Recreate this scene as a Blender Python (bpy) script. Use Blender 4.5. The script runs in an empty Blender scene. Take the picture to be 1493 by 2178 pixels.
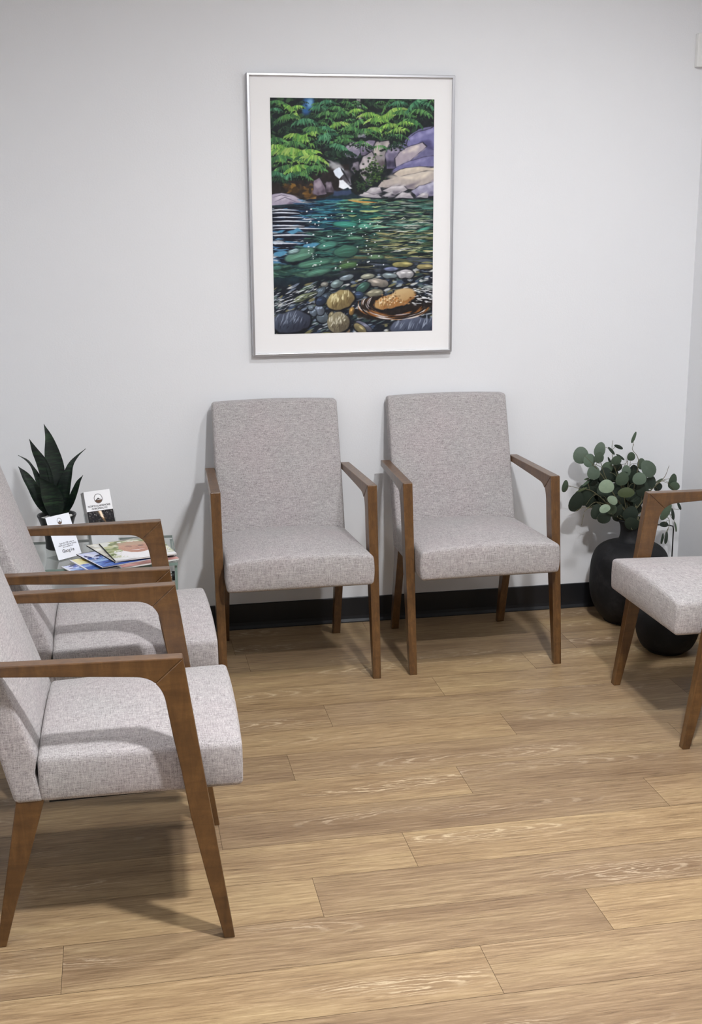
import numpy as np, math
# ---------- small software painter (colours are sRGB 0..1) ----------
class Canvas:
    def __init__(s, w, h, seed=1):
        s.w, s.h = w, h
        s.a = np.zeros((h, w, 3)); s.rng = np.random.default_rng(seed)
        s.fields = [s._noise(k) for k in (6, 14, 34, 80)]
    def _noise(s, n):
        r = s.rng.random((n + 2, n + 2))
        ys = np.linspace(0, n, s.h); xs = np.linspace(0, n, s.w)
        y0 = ys.astype(int); x0 = xs.astype(int)
        fy = (ys - y0)[:, None]; fx = (xs - x0)[None, :]
        fy = fy * fy * (3 - 2 * fy); fx = fx * fx * (3 - 2 * fx)
        g = lambda a, b: r[np.ix_(y0 + a, x0 + b)]
        return (g(0, 0) * (1 - fy) + g(1, 0) * fy) * (1 - fx) + (g(0, 1) * (1 - fy) + g(1, 1) * fy) * fx - .5
    def win(s, x0, y0, x1, y1):
        x0 = max(0, int(x0)); y0 = max(0, int(y0)); x1 = min(s.w, int(x1) + 2); y1 = min(s.h, int(y1) + 2)
        if x1 <= x0 or y1 <= y0: return None
        Y, X = np.mgrid[y0:y1, x0:x1]
        return slice(y0, y1), slice(x0, x1), X + .5, Y + .5
    def mix(s, sy, sx, m, col):
        m = np.clip(m, 0, 1)[..., None]
        s.a[sy, sx] = s.a[sy, sx] * (1 - m) + np.asarray(col) * m
    def blob(s, cx, cy, rx, ry, col, ang=0., soft=1.5, alpha=1., wob=.25, shade=None, lobes=2):
        R = max(rx, ry) * 1.5 + 3
        q = s.win(cx - R, cy - R, cx + R, cy + R)
        if q is None: return
        sy, sx, X, Y = q
        c, sn = math.cos(ang), math.sin(ang)
        u = ((X - cx) * c + (Y - cy) * sn) / rx; v = (-(X - cx) * sn + (Y - cy) * c) / ry
        d = np.sqrt(u * u + v * v) + s.fields[lobes][sy, sx] * wob * 2
        m = (1 - d) * min(rx, ry) / soft + .5
        col = np.asarray(col, float)
        if shade is not None:
            t = np.clip(.5 + .5 * (u * .45 + v * .8) + s.fields[3][sy, sx] * .5, 0, 1)[..., None]
            col = col * (1 - t) + np.asarray(shade) * t
        s.mix(sy, sx, m * alpha, col)
    def poly(s, pts, col, soft=1., alpha=1., wob=0.):
        P = np.asarray(pts, float); lo = P.min(0) - 3; hi = P.max(0) + 3
        q = s.win(lo[0], lo[1], hi[0], hi[1])
        if q is None: return
        sy, sx, X, Y = q
        if wob:
            X = X + s.fields[2][sy, sx] * wob; Y = Y + s.fields[2][sy, sx][::-1, ::-1] * wob
        ins = np.zeros(X.shape, bool); dist = np.full(X.shape, 1e9)
        for (ax, ay), (bx, by) in zip(P, np.roll(P, -1, 0)):
            cnd = (ay > Y) != (by > Y)
            xi = ax + (Y - ay) * (bx - ax) / ((by - ay) or 1e-9)
            ins ^= cnd & (X < xi)
            L2 = (bx - ax) ** 2 + (by - ay) ** 2 + 1e-9
            t = np.clip(((X - ax) * (bx - ax) + (Y - ay) * (by - ay)) / L2, 0, 1)
            dist = np.minimum(dist, np.hypot(X - ax - t * (bx - ax), Y - ay - t * (by - ay)))
        s.mix(sy, sx, np.where(ins, .5 + dist / soft, .5 - dist / soft) * alpha, col)
    def stroke(s, pts, wd, col, alpha=1., taper=True, soft=1.2):
        P = np.asarray(pts, float); n = len(P) - 1
        lo = P.min(0) - wd - 3; hi = P.max(0) + wd + 3
        q = s.win(lo[0], lo[1], hi[0], hi[1])
        if q is None: return
        sy, sx, X, Y = q; m = np.zeros(X.shape)
        for i in range(n):
            (ax, ay), (bx, by) = P[i], P[i + 1]
            L2 = (bx - ax) ** 2 + (by - ay) ** 2 + 1e-9
            t = np.clip(((X - ax) * (bx - ax) + (Y - ay) * (by - ay)) / L2, 0, 1)
            g = (i + t) / n
            w = wd * (np.sin(np.clip(g * .94 + .03, 0, 1) * math.pi) ** .7 if taper == True else (1 - g * .9 if taper == 'tip' else 1.))
            m = np.maximum(m, (w - np.hypot(X - ax - t * (bx - ax), Y - ay - t * (by - ay))) / soft + .5)
        s.mix(sy, sx, m * alpha, col)
    def down(s, k=2):
        return np.clip(s.a.reshape(s.h // k, k, s.w // k, k, 3).mean((1, 3)), 0, 1)
def C(*v): return np.array(v, float) / 255.

def paint_river(W=348, H=496):
    K = 2; cv = Canvas(W * K, H * K, 11); rng = np.random.default_rng(4)
    def conv(px, py):                       # drawing grid of the sketch -> canvas
        l = 574.3 + (py - 207) / 503. * 9.4; r = 926 - (py - 212) / 491. * 9.7
        u = (px - l) / (r - l)
        return u * W * K, (py - 207 - 5 * u) / (503.4 - 12.1 * u) * H * K
    U = lambda x, y: conv(560 + x / 3.929, 190 + y / 3.929)
    D = lambda x, y: conv(560 + x / 3.929, 400 + y / 3.929)
    z = W * K / (1380.)                     # sketch unit -> canvas unit
    rot = lambda x, y, a: (x * math.cos(a) - y * math.sin(a), x * math.sin(a) + y * math.cos(a))
    cv.a[:] = C(20, 25, 30)
    # dark mottled forest ground
    for i in range(500):
        x, y = rng.uniform(40, 1450), rng.uniform(60, 640)
        cv.blob(*U(x, y), rng.uniform(10, 40) * z, rng.uniform(6, 20) * z, C(*[(16, 26, 24), (28, 48, 38), (40, 66, 46), (14, 20, 26), (52, 80, 52)][rng.integers(5)]), rng.uniform(-1, 1), 2, .8)
    cv.blob(*U(362, 140), 44 * z, 80 * z, C(52, 98, 150), .3, 12, .95); cv.blob(*U(385, 110), 22 * z, 36 * z, C(120, 170, 210), .2, 8, .8)
    cv.blob(*U(400, 345), 60 * z, 18 * z, C(70, 105, 140), 0, 8, .6)
    cv.poly([U(775, 80), U(808, 80), U(815, 260), U(795, 260)], C(140, 136, 140), 3, .9)
    # rocks on the right bank
    pur, lit, dk = C(118, 114, 140), C(186, 176, 172), C(48, 46, 66)
    cv.poly([U(1440, 300), U(1300, 330), U(1210, 390), U(1150, 470), U(1095, 560), U(1075, 680), U(1440, 680)], C(104, 102, 138), 4, 1, 10)
    def rock(pts, base, top, shadow, u=U):
        P = [u(*q) for q in pts]; A = np.array(P); c = A.mean(0); e = (A.max(0) - A.min(0))
        cv.poly([(q - c) * 1.07 + c for q in A], C(22, 22, 32), 4, .9, 6)
        cv.poly(P, base, 3, 1, 6)
        for j in range(26):
            g = rng.random(); q = c + (A[rng.integers(len(A))] - c) * rng.uniform(.05, .8)
            v = (q[1] - c[1]) / e[1] + .35 * (q[0] - c[0]) / e[0]
            col = top if v < -.1 else (shadow if v > .18 else base)
            cv.blob(q[0], q[1], e[0] * rng.uniform(.08, .2), e[1] * rng.uniform(.06, .15), col, rng.uniform(-.7, .2), 7, .5)
    R = rock
    R([(670, 520), (690, 460), (740, 425), (810, 430), (815, 500), (770, 560), (700, 560)], C(132, 126, 146), C(176, 168, 182), C(70, 66, 86))
    R([(780, 360), (830, 340), (860, 370), (850, 395), (790, 390)], C(150, 148, 160), C(190, 188, 198), C(80, 80, 96))
    R([(805, 500), (815, 440), (870, 415), (930, 420), (930, 500), (860, 545), (815, 540)], C(120, 112, 134), C(168, 160, 176), C(66, 60, 82))
    R([(910, 480), (940, 425), (1050, 420), (1060, 480), (1010, 530), (1000, 640), (960, 690), (930, 600)], C(142, 136, 138), C(190, 180, 176), C(86, 78, 84))
    R([(1010, 540), (1050, 460), (1160, 440), (1120, 540), (1090, 650), (1030, 650)], C(106, 100, 126), C(150, 142, 164), C(58, 54, 76))
    R([(795, 620), (830, 550), (900, 510), (930, 560), (920, 640), (890, 690), (900, 790), (870, 780), (800, 690)], C(148, 140, 146), C(200, 192, 194), C(84, 78, 92))
    R([(725, 650), (750, 600), (790, 590), (790, 660), (760, 690)], C(104, 98, 110), C(140, 134, 146), C(56, 52, 66))
    R([(1215, 400), (1300, 345), (1440, 310), (1440, 500), (1300, 450), (1200, 450)], C(116, 114, 160), C(150, 148, 192), C(74, 72, 112))
    R([(1100, 560), (1140, 510), (1230, 465), (1330, 440), (1360, 470), (1280, 540), (1200, 600), (1110, 640)], C(168, 158, 168), C(212, 202, 196), C(104, 100, 130))
    R([(1075, 660), (1180, 600), (1330, 560), (1440, 540), (1440, 630), (1250, 640), (1120, 670)], C(112, 110, 152), C(146, 144, 184), C(74, 72, 108))
    R([(1080, 690), (1150, 650), (1300, 632), (1440, 640), (1440, 700), (1300, 690), (1150, 740)], C(196, 184, 170), C(226, 216, 198), C(140, 130, 134))
    R([(950, 790), (1000, 740), (1120, 720), (1240, 690), (1330, 670), (1440, 670), (1440, 780), (1250, 820), (1100, 800), (980, 800)], C(176, 166, 160), C(222, 212, 196), C(116, 108, 120))
    R([(1230, 830), (1300, 790), (1440, 750), (1440, 870), (1280, 880)], C(148, 146, 170), C(188, 186, 206), C(96, 92, 120))
    for pts in ([(775, 880), (820, 845), (870, 840), (960, 860), (980, 885)], [(850, 840), (890, 805), (970, 800), (985, 840), (920, 860)], [(990, 830), (1060, 790), (1170, 785), (1200, 820), (1100, 860)], [(985, 870), (1040, 850), (1090, 880)], [(1095, 885), (1150, 840), (1220, 850), (1250, 890)], [(1270, 880), (1330, 845), (1375, 860), (1370, 885)]):
        R(pts, C(172, 166, 172), C(214, 210, 212), C(110, 104, 116))
    for i in range(150):                    # moss and dark gaps between the rocks
        x, y = rng.normal(900, 50), rng.normal(680, 60)
        cv.blob(*U(x, y), rng.uniform(6, 16) * z, rng.uniform(4, 12) * z, C(*[(38, 62, 36), (26, 38, 30), (70, 96, 48)][rng.integers(3)]), 0, 2, .8)
    for i in range(60):
        x, y = rng.normal(775, 25), rng.normal(750, 50)
        cv.blob(*U(x, y), 14 * z, 12 * z, C(20, 24, 24), 0, 3, .8)
    for i in range(50):
        x, y = rng.normal(820, 30), rng.normal(770, 30); cv.blob(*U(x, y), 8 * z, 5 * z, C(44, 70, 44), 0, 2, .8)
    # left bank: dark hollow, brown boulders, lilac stones
    cv.poly([U(60, 760), U(280, 740), U(500, 640), U(700, 600), U(730, 800), U(600, 900), U(60, 900)], C(34, 28, 28), 6, .9, 12)
    for i in range(60):
        x, y = rng.uniform(180, 420), rng.uniform(770, 880)
        cv.blob(*U(x, y), rng.uniform(10, 34) * z, rng.uniform(8, 24) * z, C(*[(96, 68, 30), (66, 48, 28), (130, 96, 44), (46, 36, 28)][rng.integers(4)]), 0, 3, .8)
    R([(410, 850), (415, 740), (460, 720), (510, 800), (520, 850), (440, 865)], C(120, 108, 122), C(164, 152, 164), C(74, 64, 76))
    R([(515, 840), (520, 760), (560, 750), (592, 840)], C(96, 86, 98), C(140, 130, 142), C(60, 52, 62))
    R([(70, 950), (75, 860), (150, 845), (260, 870), (330, 910), (310, 940), (230, 960)], C(168, 160, 178), C(206, 200, 212), C(110, 100, 122))
    for q in ([(90, 920), (180, 880), (300, 930)], [(80, 880), (150, 860), (240, 880)]): cv.stroke([U(*k) for k in q], 3 * z, C(92, 86, 106), .8)
    # waterfall
    R([(520, 570), (560, 580), (640, 640), (715, 710), (730, 780), (690, 790), (610, 640)], C(116, 116, 124), C(168, 168, 172), C(70, 66, 74))
    cv.poly([U(580, 665), U(620, 635), U(660, 650), U(670, 690), U(630, 725), U(595, 700)], C(226, 234, 246), 3, 1, 5)
    cv.poly([U(625, 740), U(660, 735), U(695, 775), U(735, 805), U(680, 820), U(620, 800)], C(238, 243, 250), 3, 1, 5)
    cv.stroke([U(640, 640), U(660, 670), U(720, 770)], 8 * z, C(40, 40, 46), .9)
    # conifer boughs: each is a fan of pointed strokes
    def bough(x, y, L, a, cols, n=16, spread=1.1):
        tilt = rng.normal(0, .25) + (a - 1.2) * .35
        for j in range(n):
            t = (j / (n - 1.) - .5) * 2
            ox, oy = rot(t * L * .75, .22 * L * t * t, tilt)
            sx, sy = x + ox, y + oy
            b = 1.57 - t * .75 * spread + tilt * .6 + rng.normal(0, .12)
            l = L * rng.uniform(.4, .75) * (1 - .25 * t * t)
            ex, ey = sx + l * math.cos(b), sy + l * math.sin(b)
            mx, my = (sx + ex) / 2 + t * l * .16, (sy + ey) / 2 - l * .05
            cv.stroke([U(sx, sy), U(mx, my), U(ex, ey)], L * rng.uniform(.07, .12) * z, cols[rng.integers(len(cols))] * rng.uniform(.8, 1.08), .95, 'tip')
        for j in range(4):
            t = rng.uniform(-1.1, 1.1); ox, oy = rot(t * L * .7, L * rng.uniform(.35, .75), tilt)
            cv.blob(*U(x + ox, y + oy), L * rng.uniform(.10, .22) * z, L * rng.uniform(.05, .12) * z, C(16, 26, 24), tilt + t * .5, 2, .9)
        for j in range(5):
            t = rng.uniform(-.9, .9); ox, oy = rot(t * L * .7, .2 * L * t * t, tilt)
            cv.stroke([U(x + ox, y + oy), U(x + ox + t * 14, y + oy + L * .3)], 2.2 * z, np.clip(cols[0] * 1.35, 0, 1), .8, 'tip')
    Gm = [C(64, 112, 68), C(84, 132, 72), C(52, 92, 60), C(100, 150, 84)]
    Gl = [C(132, 176, 78), C(110, 160, 76), C(158, 190, 100), C(86, 140, 70)]
    Gb = [C(60, 116, 84), C(90, 146, 106), C(44, 88, 66)]
    Gd = [C(30, 54, 42), C(40, 70, 48), C(24, 40, 34)]
    for i in range(130):
        x, y = rng.uniform(50, 1440), rng.uniform(70, 460)
        if 320 < x < 410 and y < 210: continue
        if x > 1150 and y > 300: continue
        bough(x, y, rng.uniform(40, 80), rng.uniform(.2, 2.6), Gd if i % 3 else Gm, 8)
    for (x, y, L, a, c) in [(240, 170, 120, 2.4, Gl), (180, 230, 120, .6, Gm), (280, 150, 80, .5, Gl), (340, 260, 130, .5, Gb), (120, 110, 90, .8, Gm), (90, 170, 80, 1.2, Gb),
            (470, 150, 110, .7, Gb), (540, 200, 120, .9, Gm), (520, 110, 90, .2, Gb), (620, 160, 90, 1.2, Gm), (660, 200, 110, .6, Gm), (690, 310, 120, .5, Gm), (610, 290, 110, .9, Gl), (500, 320, 110, 1., Gb),
            (760, 180, 80, 1.2, Gl), (800, 270, 110, .4, Gm), (880, 210, 110, .8, Gl), (950, 250, 130, .6, Gl), (930, 330, 120, 2.2, Gl), (1010, 230, 110, .5, Gl), (1060, 300, 110, 1.4, Gl), (1090, 180, 120, .5, Gl), (1120, 120, 90, .4, Gb),
            (1180, 200, 120, .6, Gm), (1260, 130, 120, .9, Gb), (1330, 190, 110, 2.2, Gm), (1260, 270, 110, 2.6, Gm), (1390, 140, 90, 2.2, Gb), (1130, 330, 100, .8, Gl), (1180, 280, 90, 1., Gl), (850, 340, 110, .7, Gm), (760, 330, 90, 1.3, Gm),
            (300, 390, 150, 2.4, Gl), (380, 370, 120, .5, Gl), (440, 330, 130, 2.2, Gm), (250, 440, 120, 2.3, Gm), (560, 420, 130, 1.2, Gb), (630, 400, 120, .7, Gm), (690, 420, 80, .9, Gm), (520, 380, 110, .8, Gb), (640, 470, 120, 1.4, Gb), (600, 520, 110, 1.2, Gd), (700, 520, 90, 1.2, Gd),
            (100, 410, 120, 1.2, Gm), (110, 470, 140, 1., Gl), (170, 510, 160, 1.2, Gl), (260, 500, 160, 1., Gl), (330, 520, 160, .8, Gl), (230, 560, 160, 1.3, Gl), (120, 560, 140, 1.3, Gm), (390, 570, 150, .7, Gm), (440, 560, 130, .4, Gl), (180, 640, 140, 1.3, Gm), (280, 640, 150, 1.1, Gl), (380, 660, 130, .8, Gm), (120, 690, 110, 1.3, Gb), (240, 700, 110, 1.4, Gb), (340, 700, 100, 1.2, Gm), (150, 740, 90, 1.4, Gd), (450, 640, 100, .8, Gm)]:
        bough(x, y - 14, L * .84, a, c, 18, 1.3)
    # ---------- water ----------
    P0 = [U(40, 950), U(320, 930), U(440, 920), U(560, 860), U(700, 800), U(760, 860), U(900, 893), U(1450, 905), D(1450, 1260), D(40, 1260)]
    cv.poly(P0, C(26, 44, 54), 3)
    cv.poly([U(330, 900), U(430, 880), U(440, 930), U(330, 935)], C(150, 112, 54), 6, .9, 8)
    cv.poly([U(590, 830), U(720, 820), U(735, 860), U(580, 870)], C(52, 66, 96), 5, .8, 8)
    def wcol(x, y):                          # y in the lower sketch grid
        r = rng.random()
        if y < 620 and x < 420 - y * .2:
            return [C(16, 22, 40), C(24, 40, 66), C(58, 104, 148), C(96, 148, 186), C(205, 214, 224), C(20, 30, 50)][rng.integers(6)]
        if y < 330:
            if x < 640: return [C(26, 62, 98), C(30, 88, 112), C(20, 36, 56), C(52, 120, 138), C(84, 150, 160)][rng.integers(5)]
            if x < 960: return [C(44, 122, 112), C(70, 150, 130), C(30, 80, 84), C(120, 180, 150), C(24, 46, 52), C(176, 190, 130)][rng.integers(6)]
            return [C(60, 104, 88), C(136, 166, 124), C(30, 46, 52), C(150, 158, 150), C(88, 120, 112), C(22, 34, 42), C(96, 150, 136)][rng.integers(7)]
        if y < 560:
            if x < 800: return [C(52, 106, 100), C(78, 132, 116), C(38, 76, 76), C(98, 150, 134), C(28, 52, 58)][rng.integers(5)]
            return [C(58, 92, 76), C(96, 120, 84), C(36, 54, 56), C(140, 150, 104), C(60, 110, 104), C(28, 40, 46), C(176, 172, 120)][rng.integers(7)]
        if x < 620: return [C(60, 102, 92), C(84, 124, 104), C(34, 62, 66), C(46, 86, 80)][rng.integers(4)]
        return [C(74, 92, 74), C(50, 70, 76), C(130, 130, 92), C(36, 46, 56), C(96, 106, 122)][rng.integers(5)]
    for i in range(3000):
        y = rng.uniform(75, 720); x = rng.uniform(40, 1450)
        if y < 140 and x < 330: continue
        sc = .5 + (y - 75) / 650.
        L = rng.uniform(30, 110) * (.7 + sc * .5); h = rng.uniform(2.5, 7) * (.6 + sc * 1.1)
        sl = -.06 if y < 420 else -.18 * (1 if x < 700 else -.2)
        bend = rng.normal(0, 4)
        cv.stroke([D(x - L, y - sl * L * -1 + 0), D(x, y + bend), D(x + L, y + sl * L)], h * z, wcol(x, y) * rng.uniform(.55, 1.08), .85)
    for i in range(260):
        y = rng.uniform(90, 560); x = rng.uniform(300, 1440); L = rng.uniform(20, 90); k = .5 + y / 650.
        cv.stroke([D(x - L, y + 3), D(x, y + rng.normal(0, 4)), D(x + L, y - 3 - (4 if y > 400 else 0))], rng.uniform(1.6, 4) * k * z, C(14, 22, 30), .8)
    # long dark and bright ripples on the left, fine white ones elsewhere
    for (y, x1) in [(160, 290), (185, 300), (222, 330), (255, 400), (292, 340), (315, 500), (370, 420), (440, 300)]:
        cv.stroke([D(70, y + 16), D(x1 * .5, y + 20), D(x1, y + 12)], 13 * z, C(14, 18, 36), .95)
        cv.stroke([D(74, y), D(x1 * .5, y - 3), D(x1, y + 3)], 5.5 * z, C(216, 222, 232), .95)
    for q in [[(85, 520), (140, 500), (210, 515), (170, 545), (90, 545)], [(330, 450), (400, 430), (470, 440), (400, 480), (320, 470)], [(190, 340), (280, 315), (330, 340), (240, 360)], [(90, 335), (180, 330), (150, 355)]]:
        cv.poly([D(*k) for k in q], C(86, 146, 180), 4, .9, 8)
    for (x, y, rx, ry, a, c) in [(310, 540, 130, 48, -.25, (96, 142, 122)), (530, 460, 90, 30, -.2, (78, 136, 122)), (680, 510, 100, 50, -.15, (66, 112, 96)), (420, 610, 160, 30, -.15, (84, 132, 112)), (700, 630, 80, 26, -.15, (82, 116, 76)), (680, 285, 110, 26, .05, (64, 146, 130)), (840, 300, 70, 24, 0, (92, 158, 138)), (450, 690, 110, 30, -.2, (86, 132, 114)), (250, 510, 50, 20, -.2, (150, 178, 180)), (930, 560, 70, 20, 0, (96, 126, 96)), (110, 650, 50, 20, -.1, (66, 108, 100)), (760, 400, 80, 18, 0, (84, 128, 104)), (1330, 330, 70, 16, -.3, (78, 140, 124))]:
        cv.blob(*D(x, y), rx * z * 1.06, ry * z * 1.15, C(20, 36, 40), a, 5, .8, .1); cv.blob(*D(x, y - 3), rx * z, ry * z, C(*c), a, 4, .9, .12, C(*[k * .72 for k in c]))
        for j in range(3):
            o = rng.uniform(-.5, .3) * ry
            cv.stroke([D(x - rx * .7, y + o + a * -rx * .7), D(x, y + o - 6), D(x + rx * .7, y + o + a * rx * .7)], 2.4 * z, C(*[min(255, k * 1.35) for k in c]), .6)
    for i in range(90):
        x, y = rng.uniform(850, 1420), rng.uniform(230, 520)
        L = rng.uniform(20, 70); cv.stroke([D(x - L, y + 3), D(x, y + rng.normal(0, 4)), D(x + L, y - 2)], rng.uniform(1.4, 3) * z, [C(226, 230, 220), C(190, 200, 160), C(16, 24, 34)][rng.integers(3)], .85)
    for i in range(70):
        x, y = rng.uniform(350, 1000), rng.uniform(150, 680)
        cv.blob(*D(x, y), rng.uniform(4, 9) * z, rng.uniform(3, 6) * z, C(235, 240, 240), 0, 1.5, .95)
    cv.stroke([D(700, 80), D(800, 95), D(940, 100)], 8 * z, C(196, 150, 84), .8)
    # ---------- pebbles and boulders in the shallows ----------
    cv.poly([D(60, 800), D(300, 760), D(700, 690), D(1000, 640), D(1450, 620), D(1450, 1260), D(60, 1260)], C(22, 26, 36), 30, .85, 30)
    for i in range(900):
        x = rng.uniform(60, 1440); y = rng.uniform(640, 1230)
        if y < 800 - .13 * x + 20: continue
        a = -.5 + .45 * (x / 1400.) + rng.normal(0, .15); L = rng.uniform(14, 44); h = rng.uniform(3, 12)
        c = [(30, 36, 50), (62, 76, 100), (112, 124, 142), (150, 160, 166), (196, 198, 196), (120, 116, 82), (48, 66, 66), (20, 24, 34), (86, 104, 104)][rng.integers(9)]
        cv.blob(*D(x, y), L * z, h * z, C(*c), a, 2, .85, .2)
    for (x, y, rx, ry, a, c) in [(600, 785, 60, 30, -.3, (136, 156, 158)), (500, 790, 36, 22, -.2, (150, 148, 140)), (690, 730, 60, 22, -.2, (150, 166, 176)), (940, 775, 90, 36, .15, (166, 158, 148)), (860, 720, 60, 22, -.1, (176, 178, 160)), (820, 815, 70, 36, -.5, (70, 108, 98)), (1180, 700, 80, 40, 0, (214, 212, 216)), (1160, 620, 90, 24, 0, (168, 160, 104)), (1040, 715, 70, 24, .1, (156, 172, 178)), (1050, 660, 60, 18, 0, (130, 140, 176)), (1380, 820, 60, 26, 0, (160, 170, 170)), (1350, 640, 80, 22, 0, (170, 158, 110)), (470, 850, 50, 34, -.8, (106, 122, 136)), (500, 900, 60, 30, -.7, (84, 100, 116)), (330, 900, 110, 26, -.35, (130, 140, 110)), (360, 820, 70, 18, -.4, (112, 134, 116)), (780, 880, 40, 30, 0, (66, 84, 116)), (920, 865, 80, 34, -.1, (160, 156, 134)), (480, 1070, 50, 50, .2, (112, 126, 138)), (460, 1010, 40, 44, -.6, (130, 142, 160)), (600, 1010, 24, 30, 0, (146, 162, 172)), (410, 1030, 30, 36, -.5, (116, 130, 146)), (390, 990, 22, 20, 0, (132, 146, 160)), (725, 1020, 22, 36, .3, (176, 138, 78)), (555, 1055, 22, 36, .3, (150, 140, 110)), (470, 930, 46, 36, -.4, (52, 66, 92)), (820, 1150, 80, 30, .5, (110, 112, 130)), (790, 1170, 70, 34, .7, (150, 138, 100)), (690, 1190, 26, 24, 0, (180, 150, 120)), (1330, 1000, 60, 24, .1, (126, 130, 108))]:
        cv.blob(*D(x, y + 3), rx * z * 1.12, ry * z * 1.2, C(14, 17, 25), a, 3, .9, .1)
        cv.blob(*D(x, y), rx * z, ry * z, C(*c), a, 3, 1, .18, C(*[k * .55 for k in c]))
        for j in range(2): cv.blob(*D(x + rng.normal(0, rx * .3), y - ry * rng.uniform(.1, .5)), rx * .3 * z, ry * .18 * z, C(*[min(255, k * 1.3 + 14) for k in c]), a, 3, .7)
    def boulder(x, y, rx, ry, a, c, hi, lo, n=60):
        cv.blob(*D(x + 6, y + 8), rx * z * 1.08, ry * z * 1.1, C(14, 15, 22), a, 5, .95, .08)
        cv.blob(*D(x, y), rx * z, ry * z, C(*c), a, 4, 1, .12, C(*lo))
        for j in range(n):
            t = rng.uniform(-.7, .7); v = rng.uniform(-.7, .6)
            ox, oy = rot(t * rx, v * ry, a)
            L = rng.uniform(.1, .25) * rx
            dx, dy = rot(L, 0, a - 1.1 + rng.normal(0, .2))
            cv.stroke([D(x + ox - dx, y + oy - dy), D(x + ox + dx, y + oy + dy)], rng.uniform(2, 6) * z, C(*(hi if v < 0.05 else lo)), .6)
    boulder(635, 920, 120, 80, -.35, (176, 160, 112), (222, 212, 168), (104, 88, 58))
    boulder(620, 1120, 96, 90, -.3, (158, 150, 122), (210, 206, 186), (84, 76, 62))
    boulder(230, 1110, 170, 95, -.15, (82, 90, 108), (126, 136, 154), (38, 42, 56), 40)
    boulder(1240, 1150, 220, 80, -.05, (92, 100, 120), (140, 150, 168), (50, 56, 74), 30)
    # swirl around the big ochre stone
    cv.blob(*D(1070, 985), 320 * z, 115 * z, C(30, 22, 20), -.08, 8, .95, .15)
    for k in range(90):
        r = rng.uniform(.78, 1.2); t0 = rng.uniform(.1, math.pi * 1.05)
        pts = [D(1080 + 265 * r * math.cos(t0 + q), 955 + 118 * r * math.sin(t0 + q)) for q in (0, .16, .32, .5)]
        cv.stroke(pts, rng.uniform(2, 6) * z, [C(150, 96, 44), C(216, 206, 200), C(70, 46, 30), C(28, 22, 22), C(112, 72, 40), C(170, 160, 160)][rng.integers(6)], .85)
    boulder(1085, 925, 185, 66, -.28, (196, 160, 108), (226, 200, 156), (146, 100, 56), 70)
    cv.blob(*D(1160, 875), 92 * z, 52 * z, C(206, 178, 132), -.1, 6, 1, .15, C(176, 142, 96))
    for j in range(60):
        cv.blob(*D(1070 + rng.normal(0, 70), 925 + rng.normal(0, 28)), rng.uniform(4, 12) * z, rng.uniform(4, 9) * z, C(*[(110, 70, 36), (236, 220, 186), (180, 120, 62), (150, 120, 84)][rng.integers(4)]), 0, 2, .8)
    for i in range(90):                      # glints at the right edge
        x, y = rng.uniform(1240, 1400), rng.uniform(820, 970); L = rng.uniform(8, 26)
        cv.stroke([D(x - L, y - 2), D(x + L, y + 3)], rng.uniform(2, 4.5) * z, [C(228, 230, 232), C(12, 14, 20)][rng.integers(2)], .9)
    for i in range(60):                      # glints running down the left
        x = rng.uniform(80, 420); y = 960 - .35 * (x - 80) + rng.normal(0, 40); L = rng.uniform(10, 40)
        cv.stroke([D(x - L, y + L * .4), D(x + L, y - L * .4)], rng.uniform(1.5, 4) * z, [C(220, 224, 230), C(14, 17, 26)][rng.integers(2)], .85)
    cv.a += (cv.fields[3] * .05)[..., None]
    return cv.down(K)
import bpy, bmesh, math
from mathutils import Vector, Matrix
PI = math.pi
scn = bpy.context.scene
COL = scn.collection

# ------------------------------------------------------------------ helpers
def lin(c):
    return tuple((x / 12.92 if x <= .04045 else ((x + .055) / 1.055) ** 2.4) for x in c)
def rgb(r, g, b): return lin((r / 255, g / 255, b / 255)) + (1.,)

def obj(name, me, mat=None, parent=None, loc=None, rot=None):
    if isinstance(me, bmesh.types.BMesh):
        m = bpy.data.meshes.new(name); me.to_mesh(m); me.free(); me = m
    o = bpy.data.objects.new(name, me); COL.objects.link(o)
    if mat is not None:
        me.materials.clear(); me.materials.append(mat)
    if parent is not None: o.parent = parent
    if loc: o.location = loc
    if rot: o.rotation_euler = rot
    return o
def thing(name, label, cat, loc=(0, 0, 0), rz=0., group=None):
    o = bpy.data.objects.new(name, None); COL.objects.link(o)
    o.location = loc; o.rotation_euler = (0, 0, rz); o.empty_display_size = .05
    return tag(o, label, cat, group)
def tag(o, label, cat, group=None):
    o['label'] = label; o['category'] = cat
    if group: o['group'] = group
    return o
def struct(o): o['kind'] = 'structure'; return o
def smooth(o, ang=35):
    o.data.polygons.foreach_set('use_smooth', [True] * len(o.data.polygons))
    o.data.set_sharp_from_angle(angle=math.radians(ang)); return o
def bevel(o, w=.002, seg=2, ang=35):
    m = o.modifiers.new('edge', 'BEVEL'); m.width = w; m.segments = seg; m.limit_method = 'ANGLE'; m.angle_limit = math.radians(ang)
    m.harden_normals = False; return o
def copy_tree(root, loc, rz, label, group=None):
    r = root.copy(); COL.objects.link(r); r.location = loc; r.rotation_euler = (0, 0, rz); r['label'] = label
    if group: r['group'] = group
    for ch in list(root.children):
        c = ch.copy(); COL.objects.link(c); c.parent = r
        for g in list(ch.children):
            d = g.copy(); COL.objects.link(d); d.parent = c
    return r

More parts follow.
